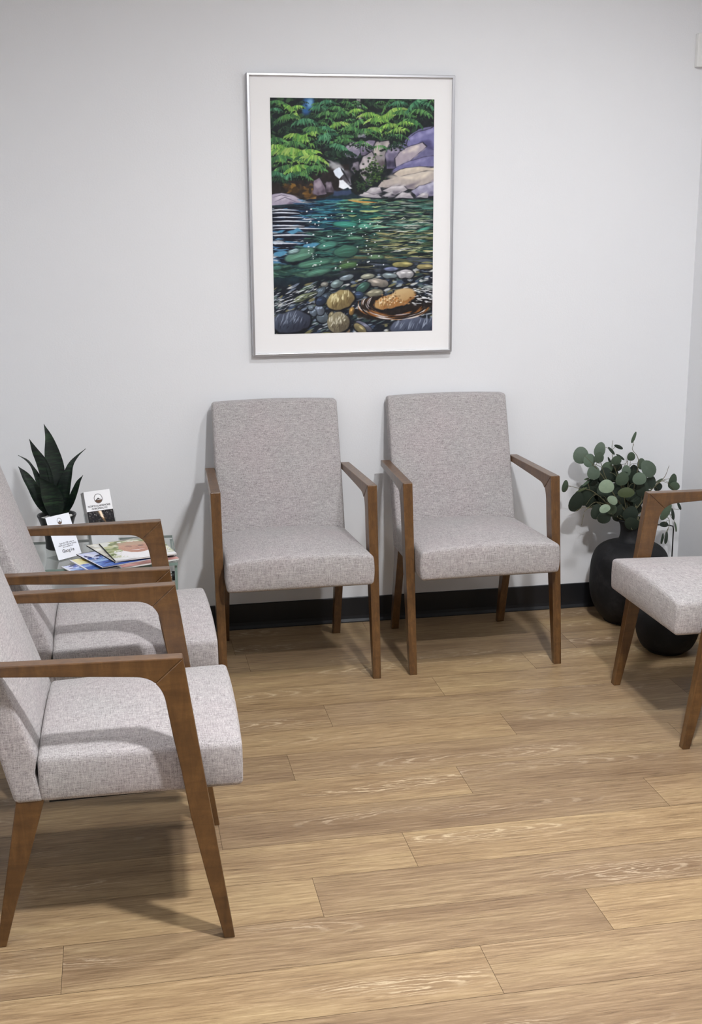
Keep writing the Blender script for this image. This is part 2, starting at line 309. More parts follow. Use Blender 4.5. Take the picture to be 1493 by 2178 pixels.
def box(x0, y0, z0, x1, y1, z1, bm=None):
    bm = bm or bmesh.new()
    v = [bm.verts.new(p) for p in [(x0, y0, z0), (x1, y0, z0), (x1, y1, z0), (x0, y1, z0), (x0, y0, z1), (x1, y0, z1), (x1, y1, z1), (x0, y1, z1)]]
    for f in [(3, 2, 1, 0), (4, 5, 6, 7), (0, 1, 5, 4), (1, 2, 6, 5), (2, 3, 7, 6), (3, 0, 4, 7)]: bm.faces.new([v[i] for i in f])
    return bm
def rbox(sx, sy, sz, r, n=(10, 10, 6), nr=4):
    """box of half sizes sx,sy,sz with rounded edges, gridded so it can be bent"""
    bm = bmesh.new(); S = (sx, sy, sz)
    def axis(s, k):
        a = [-s + r * (1 - math.cos(PI / 2 * i / nr)) for i in range(nr)]
        m = [-s + r + (2 * (s - r)) * i / k for i in range(k + 1)]
        return a + m + [-x for x in reversed(a)]
    A = [axis(S[i], n[i]) for i in range(3)]
    cache = {}
    def vert(p):
        k = tuple(round(x, 6) for x in p)
        if k not in cache:
            c = [max(-(S[i] - r), min(S[i] - r, p[i])) for i in range(3)]
            d = Vector([p[i] - c[i] for i in range(3)])
            q = Vector(c) + (d.normalized() * r if d.length > 1e-9 else Vector())
            cache[k] = bm.verts.new(q)
        return cache[k]
    for ax in range(3):
        u, w = [(1, 2), (2, 0), (0, 1)][ax]
        for sgn in (-1, 1):
            for i in range(len(A[u]) - 1):
                for j in range(len(A[w]) - 1):
                    q = []
                    for (a, b) in ((0, 0), (1, 0), (1, 1), (0, 1)):
                        p = [0, 0, 0]; p[ax] = sgn * S[ax]; p[u] = A[u][i + a]; p[w] = A[w][j + b]; q.append(vert(p))
                    if sgn < 0: q.reverse()
                    try: bm.faces.new(q)
                    except ValueError: pass
    return bm
def deform(bm, f):
    for v in bm.verts: v.co = Vector(f(*v.co))
    bm.normal_update(); return bm
def lathe(prof, n=48, bm=None, cx=0, cy=0, z0=0):
    bm = bm or bmesh.new(); rows = []
    for (r, z) in prof:
        if r < 1e-6: rows.append([bm.verts.new((cx, cy, z0 + z))])
        else: rows.append([bm.verts.new((cx + r * math.cos(2 * PI * k / n), cy + r * math.sin(2 * PI * k / n), z0 + z)) for k in range(n)])
    for a, b in zip(rows, rows[1:]):
        for k in range(n):
            k2 = (k + 1) % n
            if len(a) == 1 and len(b) == 1: continue
            if len(a) == 1: f = [a[0], b[k2], b[k]]
            elif len(b) == 1: f = [a[k], a[k2], b[0]]
            else: f = [a[k], a[k2], b[k2], b[k]]
            bm.faces.new(f)
    bmesh.ops.recalc_face_normals(bm, faces=bm.faces); return bm
def spline(pts, n):
    """Catmull-Rom through pts"""
    P = [Vector(p) for p in pts]; P = [P[0] * 2 - P[1]] + P + [P[-1] * 2 - P[-2]]; out = []
    m = len(P) - 3
    for k in range(n + 1):
        t = k / n * m; i = min(int(t), m - 1); t -= i
        a, b, c, d = P[i:i + 4]
        out.append(.5 * ((2 * b) + (c - a) * t + (2 * a - 5 * b + 4 * c - d) * t * t + (3 * b - a - 3 * c + d) * t ** 3))
    return out
def tube(bm, pts, rad, n=6):
    pts = [Vector(p) for p in pts]; rings = []
    for i, p in enumerate(pts):
        t = (pts[min(i + 1, len(pts) - 1)] - pts[max(i - 1, 0)]).normalized()
        a = t.cross(Vector((0, 0, 1)) if abs(t.z) < .95 else Vector((1, 0, 0))).normalized(); b = t.cross(a)
        r = rad(i / (len(pts) - 1)) if callable(rad) else rad
        rings.append([bm.verts.new(p + a * r * math.cos(2 * PI * k / n) + b * r * math.sin(2 * PI * k / n)) for k in range(n)])
    for A, B in zip(rings, rings[1:]):
        for k in range(n): bm.faces.new([A[k], A[(k + 1) % n], B[(k + 1) % n], B[k]])
    bm.faces.new(list(reversed(rings[0]))); bm.faces.new(rings[-1]); return bm
def extrude_profile(pts, f_in, f_out):
    """side-view polygon (y,z) -> solid between x=f_in(y,z) and x=f_out(y,z)"""
    bm = bmesh.new(); n = len(pts)
    A = [bm.verts.new((f_out(*p), p[0], p[1])) for p in pts]; B = [bm.verts.new((f_in(*p), p[0], p[1])) for p in pts]
    bm.faces.new(A); bm.faces.new(list(reversed(B)))
    for i in range(n): bm.faces.new([A[i], B[i], B[(i + 1) % n], A[(i + 1) % n]])
    bmesh.ops.recalc_face_normals(bm, faces=bm.faces); return bm

# ------------------------------------------------------------------ materials
class N:
    def __init__(s, name):
        s.m = bpy.data.materials.new(name); s.m.use_nodes = True; s.t = s.m.node_tree; s.t.nodes.clear()
        s.out = s.n('ShaderNodeOutputMaterial'); s.b = s.n('ShaderNodeBsdfPrincipled'); s.l(s.b.outputs[0], s.out.inputs[0])
    def n(s, k, **kw):
        q = s.t.nodes.new(k)
        for a, v in kw.items(): setattr(q, a, v)
        return q
    def l(s, a, b): s.t.links.new(a, b)
    def val(s, q, **kw):
        for a, v in kw.items(): q.inputs[a.replace('_', ' ')].default_value = v
        return q
    def coord(s, kind='Object', scale=(1, 1, 1), loc=(0, 0, 0)):
        tc = s.n('ShaderNodeTexCoord'); mp = s.n('ShaderNodeMapping'); s.l(tc.outputs[kind], mp.inputs['Vector'])
        mp.inputs['Scale'].default_value = scale; mp.inputs['Location'].default_value = loc; return mp.outputs[0]
    def noise(s, vec, scale=1., detail=3., rough=.55, dist=0.):
        q = s.n('ShaderNodeTexNoise'); s.l(vec, q.inputs['Vector']); s.val(q, Scale=scale, Detail=detail, Roughness=rough, Distortion=dist); return q.outputs['Fac']
    def ramp(s, fac, stops):
        q = s.n('ShaderNodeValToRGB'); s.l(fac, q.inputs[0]); e = q.color_ramp.elements
        while len(e) < len(stops): e.new(.5)
        for k, (p, c) in zip(e, stops): k.position = p; k.color = c
        return q.outputs[0]
    def mix(s, fac, a, b, blend='MIX'):
        q = s.n('ShaderNodeMix', data_type='RGBA', blend_type=blend)
        for v, i in ((fac, 0), (a, 6), (b, 7)):
            if hasattr(v, 'links'): s.l(v, q.inputs[i])
            else: q.inputs[i].default_value = v
        return q.outputs[2]
    def math(s, op, a, b=0.):
        q = s.n('ShaderNodeMath', operation=op)
        for i, v in enumerate((a, b)):
            if hasattr(v, 'links'): s.l(v, q.inputs[i])
            else: q.inputs[i].default_value = v
        return q.outputs[0]
    def bump(s, h, strength=.2, dist=.001):
        q = s.n('ShaderNodeBump'); s.l(h, q.inputs['Height']); q.inputs['Strength'].default_value = strength; q.inputs['Distance'].default_value = dist
        s.l(q.outputs[0], s.b.inputs['Normal'])
    def base(s, c):
        if hasattr(c, 'links'): s.l(c, s.b.inputs['Base Color'])
        else: s.b.inputs['Base Color'].default_value = c
    def set(s, **kw):
        for a, v in kw.items(): s.b.inputs[a.replace('_', ' ')].default_value = v
        return s
def plain(name, c, rough=.5, metal=0., spec=.5, coat=0.):
    q = N(name); q.base(c); q.set(Roughness=rough, Metallic=metal); q.b.inputs['Specular IOR Level'].default_value = spec; q.b.inputs['Coat Weight'].default_value = coat
    return q.m

def mat_wall():
    q = N('painted_plaster'); v = q.coord('Object')
    n = q.noise(v, 1.3, 3, .6); f = q.noise(v, 160., 3, .6)
    q.base(q.mix(n, rgb(222, 223, 226), rgb(228, 229, 231))); q.set(Roughness=.7); q.b.inputs['Specular IOR Level'].default_value = .3
    q.bump(f, .25, .0015); return q.m
def mat_fabric():
    q = N('heathered_linen')
    P = q.noise(q.coord('Object', (50, 480, 480)), 1., 2, .6)
    Q = q.noise(q.coord('Object', (480, 50, 480)), 1., 2, .6)
    R = q.noise(q.coord('Object', (480, 480, 50)), 1., 2, .6)
    big = q.noise(q.coord('Object', (6, 6, 6)), 1., 2, .5)
    w = q.math('MULTIPLY', q.math('ADD', q.math('ADD', P, Q), R), 1 / 3.)
    c = q.ramp(w, [(.36, rgb(118, 114, 115)), (.45, rgb(157, 153, 154)), (.53, rgb(174, 170, 171)), (.64, rgb(202, 198, 198))])
    warm = q.mix(big, rgb(255, 246, 246), rgb(246, 250, 246))
    q.base(q.mix(1., c, warm, 'MULTIPLY')); q.set(Roughness=.92); q.b.inputs['Specular IOR Level'].default_value = .15
    q.b.inputs['Sheen Weight'].default_value = .15; q.b.inputs['Sheen Roughness'].default_value = .5
    q.bump(w, .35, .0012); return q.m
def mat_wood():
    q = N('stained_wood')
    fz = q.noise(q.coord('Object', (70, 40, 9)), 1., 4, .6, .6)
    fy = q.noise(q.coord('Object', (70, 9, 40)), 1., 4, .6, .6)
    sp = q.noise(q.coord('Object', (260, 260, 260)), 1., 2, .6)
    g = q.math('ADD', q.math('MULTIPLY', fz, .55), q.math('MULTIPLY', fy, .45))
    c = q.ramp(g, [(.32, rgb(70, 46, 23)), (.48, rgb(94, 64, 33)), (.62, rgb(112, 79, 43)), (.75, rgb(132, 96, 56))])
    c = q.mix(q.math('MULTIPLY', sp, .35), c, rgb(60, 37, 19))
    q.base(c); q.set(Roughness=.36); q.b.inputs['Specular IOR Level'].default_value = .55; q.b.inputs['Coat Weight'].default_value = .35; q.b.inputs['Coat Roughness'].default_value = .22; q.bump(sp, .06, .0006); return q.m
def mat_floor():
    q = N('oak_planks')
    uv = q.n('ShaderNodeUVMap', uv_map='UVMap'); at = q.n('ShaderNodeAttribute', attribute_name='plank')
    sep = q.n('ShaderNodeSeparateColor'); q.l(at.outputs['Color'], sep.inputs[0])
    def mp(scale, rz=0):
        m = q.n('ShaderNodeMapping'); q.l(uv.outputs[0], m.inputs['Vector']); m.inputs['Scale'].default_value = scale; return m.outputs[0]
    soft = q.noise(mp((1.1, 9, 1)), 1., 3, .55, .4)
    streak = q.noise(mp((8, 130, 1)), 1., 6, .72, .5)
    fine = q.noise(mp((16, 330, 1)), 1., 3, .6)
    # cathedral figure: long nested ovals round a point of each plank
    fg = q.n('ShaderNodeUVMap', uv_map='figure'); wv = q.noise(mp((5, 26, 1)), 1., 3, .6)
    sx = q.n('ShaderNodeSeparateXYZ'); q.l(fg.outputs[0], sx.inputs[0])
    fu = q.math('MULTIPLY', sx.outputs[0], .115); fv = q.math('ADD', sx.outputs[1], q.math('MULTIPLY', q.math('SUBTRACT', wv, .5), .05))
    rr = q.math('SQRT', q.math('ADD', q.math('MULTIPLY', fu, fu), q.math('MULTIPLY', fv, fv)))
    wob = q.noise(mp((60, 120, 1)), 1., 2, .6)
    band = q.math('SINE', q.math('ADD', q.math('MULTIPLY', rr, 700.), q.math('MULTIPLY', wob, 3.5)))
    line = q.math('POWER', q.math('MULTIPLY', q.math('ADD', band, 1.), .5), 5.)
    msk = q.noise(mp((2.2, 9, 1)), 1., 2, .55)
    mk = q.n('ShaderNodeMapRange'); q.l(msk, mk.inputs[0]); mk.inputs[1].default_value = .46; mk.inputs[2].default_value = .60
    near = q.n('ShaderNodeMapRange'); q.l(rr, near.inputs[0]); near.inputs[1].default_value = .062; near.inputs[2].default_value = .030
    near = q.math('MULTIPLY', near.outputs[0], mk.outputs[0])
    line = q.math('MULTIPLY', q.math('MULTIPLY', line, near), .62)
    c = q.ramp(streak, [(.30, rgb(128, 109, 87)), (.43, rgb(160, 140, 113)), (.55, rgb(177, 157, 128)), (.70, rgb(199, 181, 153))])
    c2 = q.ramp(soft, [(.3, rgb(206, 194, 184)), (.5, rgb(238, 230, 220)), (.7, rgb(255, 251, 238))])
    c = q.mix(.9, c, c2, 'MULTIPLY')
    c = q.mix(q.math('MULTIPLY', near, .22), c, rgb(146, 122, 98))
    c = q.mix(line, c, rgb(222, 205, 176))
    pore = q.n('ShaderNodeMapRange'); q.l(fine, pore.inputs[0]); pore.inputs[1].default_value = .57; pore.inputs[2].default_value = .68
    c = q.mix(q.math('MULTIPLY', pore.outputs[0], .35), c, rgb(128, 102, 76))
    tint = q.ramp(sep.outputs[0], [(0., rgb(212, 205, 202)), (.5, rgb(240, 235, 230)), (1., rgb(255, 250, 238))])
    c = q.mix(1., c, tint, 'MULTIPLY')
    q.base(c); q.b.inputs['Specular IOR Level'].default_value = .4
    q.l(q.math('ADD', q.math('MULTIPLY', streak, .15), .36), q.b.inputs['Roughness'])
    q.bump(q.math('ADD', streak, line), .12, .0008); return q.m
def mat_vertex(name, rough=.5, coat=0.):
    q = N(name); a = q.n('ShaderNodeAttribute', attribute_name='ink'); q.base(a.outputs['Color']); q.set(Roughness=rough); q.b.inputs['Specular IOR Level'].default_value = .25
    q.b.inputs['Coat Weight'].default_value = coat; q.b.inputs['Coat Roughness'].default_value = .08; return q.m
def mat_glass(name, tint, refl=1.):
    """thin clear sheet: mostly see-through, Fresnel reflection on top"""
    q = N(name); tr = q.n('ShaderNodeBsdfTransparent'); tr.inputs[0].default_value = tint
    gl = q.n('ShaderNodeBsdfGlossy'); gl.inputs['Roughness'].default_value = .02; fr = q.n('ShaderNodeFresnel'); fr.inputs[0].default_value = 1.5
    ge = q.n('ShaderNodeNewGeometry'); front = q.math('SUBTRACT', 1., ge.outputs['Backfacing'])
    mx = q.n('ShaderNodeMixShader'); q.l(q.math('MULTIPLY', q.math('MULTIPLY', fr.outputs[0], refl), front), mx.inputs[0]); q.l(tr.outputs[0], mx.inputs[1]); q.l(gl.outputs[0], mx.inputs[2])
    q.t.nodes.remove(q.b); q.l(mx.outputs[0], q.out.inputs[0]); return q.m
def mat_clay():
    q = N('matte_black_clay'); v = q.coord('Object'); n = q.noise(v, 14., 4, .65); f = q.noise(v, 90., 3, .6)
    q.base(q.ramp(n, [(.35, rgb(11, 11, 13)), (.55, rgb(18, 18, 21)), (.74, rgb(38, 38, 40))])); q.set(Roughness=.72); q.b.inputs['Specular IOR Level'].default_value = .35; q.bump(f, .35, .0015); return q.m
def mat_snake():
    q = N('snake_plant_leaf'); n = q.noise(q.coord('Object', (14, 14, 95)), 1., 3, .6, 1.2)
    q.base(q.ramp(n, [(.38, rgb(15, 24, 21)), (.52, rgb(20, 33, 26)), (.70, rgb(44, 66, 44))])); q.set(Roughness=.42); return q.m
def mat_euc():
    q = N('eucalyptus_leaf'); a = q.n('ShaderNodeAttribute', attribute_name='ink'); n = q.noise(q.coord('Object', (60, 60, 60)), 1., 3, .6)
    q.base(q.mix(1., a.outputs['Color'], q.mix(n, rgb(222, 226, 222), rgb(255, 255, 250)), 'MULTIPLY')); q.set(Roughness=.55)
    q.b.inputs['Specular IOR Level'].default_value = .35; return q.m
M = dict(wall=mat_wall(), far=plain('bounce_cut_grey', rgb(120, 124, 128), .8), fabric=mat_fabric(), wood=mat_wood(), floor=mat_floor(), clay=mat_clay(), snake=mat_snake(), euc=mat_euc(),  # far: unseen walls, grey chosen to lower the ambient bounce
    gap=plain('plank_gap', rgb(92, 72, 52), .8), base=plain('black_vinyl', rgb(24, 25, 29), .42), ceiling=plain('ceiling_white', rgb(205, 205, 204), .8),
    dust=plain('black_underlining', rgb(18, 17, 17), .9), silver=plain('brushed_silver', rgb(196, 196, 200), .34, .85), mat=plain('mount_board', rgb(239, 238, 238), .85),
    board=plain('backing_board', rgb(120, 112, 100), .9), print=mat_vertex('printed_sheet', .55), gloss=mat_vertex('glossy_cover', .28),
    pane=mat_glass('picture_glass', (1, 1, 1, 1), .5), glass=mat_glass('table_glass', (.94, .968, .956, 1), 1.), acrylic=mat_glass('clear_acrylic', (.93, .94, .94, 1), 1.),
    edge=plain('green_glass_edge', rgb(128, 148, 141), .25), chrome=plain('chrome', rgb(214, 216, 218), .12, 1.), rubber=plain('black_rubber', rgb(18, 18, 20), .6),
    pot=plain('black_ceramic', rgb(17, 17, 19), .4), pebble=plain('white_pebble', rgb(222, 220, 216), .6), soil=plain('dark_soil', rgb(40, 34, 30), .95),
    paper=plain('white_paper', rgb(238, 238, 240), .7), page=plain('page_edges', rgb(214, 212, 208), .8), ink=plain('black_ink', rgb(34, 34, 38), .7), ink2=plain('grey_ink', rgb(110, 110, 116), .7), brown=plain('brown_ink', rgb(106, 78, 60), .7),
    rod=plain('black_wire', rgb(16, 16, 17), .45, .3), stem=plain('twig', rgb(96, 92, 66), .7), plastic=plain('white_plastic', rgb(226, 226, 224), .5),
    lamp_frame=plain('fixture_white', rgb(235, 235, 235), .5))

# ------------------------------------------------------------------ room
XL, XR, YF, ZC, XF, YS = -1.45, 1.352, -7.6, 2.72, 4.6, -2.2
struct(obj('wall_back', box(XL - .1, 0, 0, XR + .1, .1, ZC), M['wall']))
struct(obj('wall_left', box(XL - .1, YF, 0, XL, 0, ZC), M['wall']))
struct(obj('wall_right', box(XR, YS, 0, XR + .1, 0, ZC), M['wall']))
struct(obj('wall_beyond', box(XR + .1, YS, 0, XF + .1, YS + .1, ZC), M['far']))  # unseen extension of the room, enlarged and darkened to cut bounced light
struct(obj('wall_far_right', box(XF, YF, 0, XF + .1, YS, ZC), M['far']))
struct(obj('wall_front', box(XL - .1, YF - .1, 0, XF + .1, YF, ZC), M['far']))
struct(obj('ceiling', box(XL - .1, YF - .1, ZC, XF + .1, .1, ZC + .08), M['ceiling']))
def skirting(L):
    """cove base: straight upper part, flared toe; runs along +x for length L, face toward -y"""
    prof = [(0, 0), (-.011, 0), (-.0105, .004), (-.006, .014), (-.0042, .026), (-.004, .099), (-.0026, .1016), (0, .1016)]
    bm = bmesh.new(); A = [bm.verts.new((0, y, z)) for y, z in prof]; B = [bm.verts.new((L, y, z)) for y, z in prof]
    n = len(prof); bm.faces.new(A); bm.faces.new(list(reversed(B)))
    for i in range(n): bm.faces.new([A[i], A[(i + 1) % n], B[(i + 1) % n], B[i]])
    bmesh.ops.recalc_face_normals(bm, faces=bm.faces); return bm
b = struct(obj('baseboard_back', skirting(XR - XL), M['base'], loc=(XL, 0, .0)))
b = struct(obj('baseboard_left', skirting(-YF), M['base'], loc=(XL, YF, 0), rot=(0, 0, PI / 2)))
b = struct(obj('baseboard_right', skirting(-YS), M['base'], loc=(XR, 0, 0), rot=(0, 0, -PI / 2)))
# floor: one mesh of bevel-gapped planks over a dark bed
rng = np.random.default_rng(21)
known = {-4: [-.152], -3: [.16, -1.044], -2: [-.467], -1: [-.203], 0: [.54, -.66], 1: [.04], 2: [-.43], 3: [.284], 4: [-.26], 5: [.15], 6: [.53]}
tone = {(-4, 0): .45, (-4, 1): .75, (-3, 1): .35, (-3, 2): .9, (-2, 0): .85, (-2, 1): .35, (-1, 0): .3, (-1, 1): .8, (0, 0): .1, (0, 1): .25, (0, 2): .6, (1, 0): .45, (1, 1): .8, (2, 1): .4, (3, 0): .95, (3, 1): .8, (4, 1): .5}
V, F, UVs, ATT, MI, FIG = [], [], [], [], [], []
RW, Y0, PL, GAP = .1767, -1.704, 1.207, .0005
def quad(pts, uv, att, mi):
    k = len(V); V.extend(pts); F.append((k, k + 1, k + 2, k + 3)); UVs.extend(uv); ATT.extend([att] * 4); MI.append(mi); cu, cv_ = pts[0][0] + (pts[1][0] - pts[0][0]) * (.1 + .8 * att[1]), (pts[0][1] + pts[2][1]) / 2 + (att[2] - .5) * .11; FIG.extend([(x - cu, y - cv_) for x, y, _ in pts])
quad([(XL, YF, -.0012), (XF, YF, -.0012), (XF, 0, -.0012), (XL, 0, -.0012)], [(0, 0)] * 4, (0, 0, 0, 1), 1)
for k in range(-32, 11):
    y0, y1 = Y0 + k * RW, Y0 + (k + 1) * RW
    if y1 <= YF or y0 >= 0: continue
    y0 = max(y0, YF); y1 = min(y1, 0.)
    j = known.get(k, [rng.uniform(-1, 1)])[0]
    xs = sorted([j + i * PL for i in range(-4, 6)])
    xe = XR if y0 > YS + .1 else XF
    xs = [x for x in xs if XL < x < xe]; xs = [XL] + xs + [xe]
    for i, (a, c) in enumerate(zip(xs, xs[1:])):
        ou, ov = rng.uniform(0, 60), rng.uniform(0, 60); t = tone.get((k, i), rng.random())
        a += GAP; c -= GAP; p0, p1 = y0 + GAP, y1 - GAP
        quad([(a, p0, 0), (c, p0, 0), (c, p1, 0), (a, p1, 0)], [(a + ou, p0 + ov), (c + ou, p0 + ov), (c + ou, p1 + ov), (a + ou, p1 + ov)], (t, rng.random(), rng.random(), 1), 0)
me = bpy.data.meshes.new('floor'); me.from_pydata(V, [], F)
uvl = me.uv_layers.new(name='UVMap'); uvl.data.foreach_set('uv', np.array(UVs, 'f').ravel())
fgl = me.uv_layers.new(name='figure'); fgl.data.foreach_set('uv', np.array(FIG, 'f').ravel())
ca = me.color_attributes.new('plank', 'FLOAT_COLOR', 'CORNER'); ca.data.foreach_set('color', np.array(ATT, 'f').ravel())
fl = bpy.data.objects.new('floor', me); COL.objects.link(fl); me.materials.append(M['floor']); me.materials.append(M['gap'])
me.polygons.foreach_set('material_index', MI); struct(fl)
struct(obj('trim_subfloor', box(XL - .1, YF - .1, -.1, XF + .1, .1, -.0016), M['gap']))

# ------------------------------------------------------------------ armchair
def make_chair(label, loc, rz, group):
    t = thing('armchair', label, 'chair', loc, rz, group)
    xo_leg = lambda y, z: .2774 + .0053 * z / .664
    xi_leg = lambda y, z: xo_leg(y, z) - (.0275 + .0065 * min(z / .5, 1))
    s_arm = lambda y: max(0, min(1, (y - .09) / .42))
    xo_arm = lambda y, z: .2827 - .0155 * s_arm(y)
    xi_arm = lambda y, z: xo_arm(y, z) - .034
    curve = []
    P0, P1, P2 = (.1874, .6264), (.1400, .6225), (.1300, .571)
    for i in range(13):
        u = i / 12; curve.append(tuple((1 - u) ** 2 * P0[k] + 2 * u * (1 - u) * P1[k] + u * u * P2[k] for k in (0, 1)))
    mid = 6
    leg = [(0, 0), (.0905, .664)] + curve[mid:] + [(.1174, .489), (.1030, .410), (.0862, .2985), (.0570, .153), (.0235, 0)]
    arm = [(.0905, .664), (.511, .664), (.511, .6415), (.466, .641), (.264, .6312)] + curve[:mid + 1]
    rear = [(.385, .362), (.452, .362), (.4555, .338), (.478, .2127), (.5004, .093), (.5175, 0), (.4970, 0), (.4717, .090), (.4347, .208), (.396, .338)]
    for s in (-1, 1):
        sg = lambda f: (lambda y, z: s * f(y, z))
        o = obj('leg', extrude_profile(leg, sg(xi_leg), sg(xo_leg)), M['wood'], t); bevel(o, .0022)
        o = obj('armrest', extrude_profile(arm, sg(xi_arm), sg(xo_arm)), M['wood'], t); bevel(o, .0022)
        o = obj('leg', extrude_profile(rear, lambda y, z: s * (.2265 - .0285), lambda y, z: s * .2265), M['wood'], t); bevel(o, .002)
    # seat cushion
    def seat(x, y, z):
        u, v, w = x / .2463, (y + .215) / .43, z / .055          # v: 0 front .. 1 back
        yy = -.030 + v * .4345
        hw = .2463 - .0165 * v
        zt = .4500 - .010 * v + .029 * max(0, 1 - u * u) ** .8 * (math.sin(PI * min(1, .12 + v * .70)) ** .6) ; zb = .3475 - .0095 * v
        k = (w + 1) / 2
        puff = 1 + .018 * (1 - (2 * k - 1) ** 2)
        if v < .12: yy -= .007 * (1 - u * u) * (1 - (2 * k - 1) ** 2) * (1 - v / .12)
        return (u * hw * puff, yy, zb + (zt - zb) * k)
    o = obj('seat', deform(rbox(.2463, .215, .055, .0125, (18, 18, 6), 4), seat), M['fabric'], t); smooth(o, 60)
    o = obj('dust_cover', deform(box(-.225, -.010, 0, .225, .385, .004), lambda x, y, z: (x, y, .3445 - .0095 * (y + .03) / .44 + z)), M['dust'], t)
    # backrest slab
    def yf(z):
        if z > .43: return .4045 + .329 * (z - .4388)
        if z > .412: return .4016 + (.4137 - .4016) * max(0, (.43 - z) / .018)
        return .3945 + (.4137 - .3945) * (z - .345) / .067
    yr = lambda z: .4575 + .235 * (z - .340) + .03 * max(0, z - .47)
    def back(x, y, z):
        u, k, h = x / .23, (y + .03) / .06, (z + .28) / .56
        zz = .3385 + h * (.893 - .3385) + .006 * (1 - u * u) * h
        hw = .2305 + .002 * math.sin(PI * h)
        a, c = yf(zz), yr(zz)
        a -= .010 * (1 - u * u) * max(0, math.sin(PI * max(0, min(1, (h - .16) / .84)))) ** .7
        return (u * hw, a + (c - a) * k, zz)
    o = obj('backrest', deform(rbox(.23, .03, .28, .011, (14, 2, 30), 4), back), M['fabric'], t); smooth(o, 60)
    return t
GRP = 'waiting room armchairs'
ch = make_chair('grey upholstered armchair against the back wall, left one under the picture', (-.3018, -.6242, 0), .0045, GRP)
copy_tree(ch, (.3557, -.6137, 0), .0073, 'grey upholstered armchair against the back wall, right one, nearer the black vase')
copy_tree(ch, (-.6685, -1.8215, 0), 1.5493, 'grey upholstered armchair in the left foreground, closest to the camera')
copy_tree(ch, (-.6701, -1.1435, 0), 1.5738, 'grey upholstered armchair on the left, between the foreground chair and the glass table')
copy_tree(ch, (.7328, -1.0976, 0), -1.5721, 'grey upholstered armchair cut off at the right edge, in front of the black vases')

# ------------------------------------------------------------------ printed sheets (vertex-coloured grids)
def sheet(name, img, w, h, mat, parent=None, loc=(0, 0, 0), rot=(0, 0, 0), thick=0.):
    """img rows run top to bottom; sheet lies in local x (width) / z (height), facing -y, origin bottom centre"""
    H, W = img.shape[:2]
    xs = np.linspace(-w / 2, w / 2, W); zs = np.linspace(h, 0, H)
    X, Z = np.meshgrid(xs, zs); n = W * H
    co = np.zeros((n, 3), 'f'); co[:, 0] = X.ravel(); co[:, 2] = Z.ravel()
    idx = np.arange(n).reshape(H, W)
    f = np.stack([idx[1:, :-1], idx[1:, 1:], idx[:-1, 1:], idx[:-1, :-1]], -1).reshape(-1, 4)
    me = bpy.data.meshes.new(name); me.vertices.add(n); me.vertices.foreach_set('co', co.ravel())
    me.loops.add(f.size); me.loops.foreach_set('vertex_index', f.ravel().astype('i'))
    me.polygons.add(len(f)); me.polygons.foreach_set('loop_start', np.arange(0, f.size, 4, dtype='i'))
    me.update(calc_edges=True)
    c = np.asarray(img, float); c = np.where(c <= .04045, c / 12.92, ((c + .055) / 1.055) ** 2.4)
    col = np.ones((n, 4), 'f'); col[:, :3] = c.reshape(-1, 3)
    ca = me.color_attributes.new('ink', 'FLOAT_COLOR', 'POINT'); ca.data.foreach_set('color', col.ravel())
    return obj(name, me, mat, parent, loc, rot)
def words(body, size, mat, parent, loc, rot=(PI / 2, 0, 0), align='CENTER', bold=0.):
    cu = bpy.data.curves.new('lettering', 'FONT'); cu.body = body; cu.size = size; cu.align_x = align; cu.align_y = 'CENTER'; cu.offset = bold; cu.space_line = .95
    tmp = bpy.data.objects.new('lettering', cu); COL.objects.link(tmp)
    bpy.context.view_layer.update()
    me = bpy.data.meshes.new_from_object(tmp); bpy.data.objects.remove(tmp)
    return obj('lettering', me, mat, parent, loc, rot)

# ------------------------------------------------------------------ framed picture
PL_, PR_, PT_, PB_ = -.3758, .3765, 2.0415, 1.0529
t = thing('framed_picture', 'large silver framed painting of a forest river pool hung above two armchairs', 'picture', ((PL_ + PR_) / 2, -.001, PB_))
w, h = PR_ - PL_, PT_ - PB_
bm = bmesh.new(); fw_, dp = .0098, .025
outer = [(-w / 2, 0), (w / 2, 0), (w / 2, h), (-w / 2, h)]; inner = [(-w / 2 + fw_, fw_), (w / 2 - fw_, fw_), (w / 2 - fw_, h - fw_), (-w / 2 + fw_, h - fw_)]
ring = lambda P, y: [bm.verts.new((x, y, z)) for x, z in P]
a, c, d, e = ring(outer, -.0), ring(outer, -dp), ring(inner, -dp), ring(inner, 0)
for i in range(4):
    k = (i + 1) % 4
    for A, B in ((a, c), (c, d), (d, e), (e, a)): bm.faces.new([A[i], A[k], B[k], B[i]])
bmesh.ops.recalc_face_normals(bm, faces=bm.faces)
o = obj('frame', bm, M['silver'], t); bevel(o, .0018, 2)
obj('backing', box(-w / 2 + .004, -.006, .004, w / 2 - .004, -.002, h - .004), M['board'], t)
obj('mount', box(-w / 2 + .006, -.0135, .006, w / 2 - .006, -.0115, h - .006), M['mat'], t)
ax0, ax1, az0, az1 = -.2935, .3021, 1.1325, 1.9593
cx0 = (PL_ + PR_) / 2
sheet('artwork', paint_river(), ax1 - ax0, az1 - az0, M['print'], t, ((ax0 + ax1) / 2 - cx0, -.0142, az0 - PB_))
obj('glazing', box(-w / 2 + .008, -.0195, .008, w / 2 - .008, -.0175, h - .008), M['pane'], t)

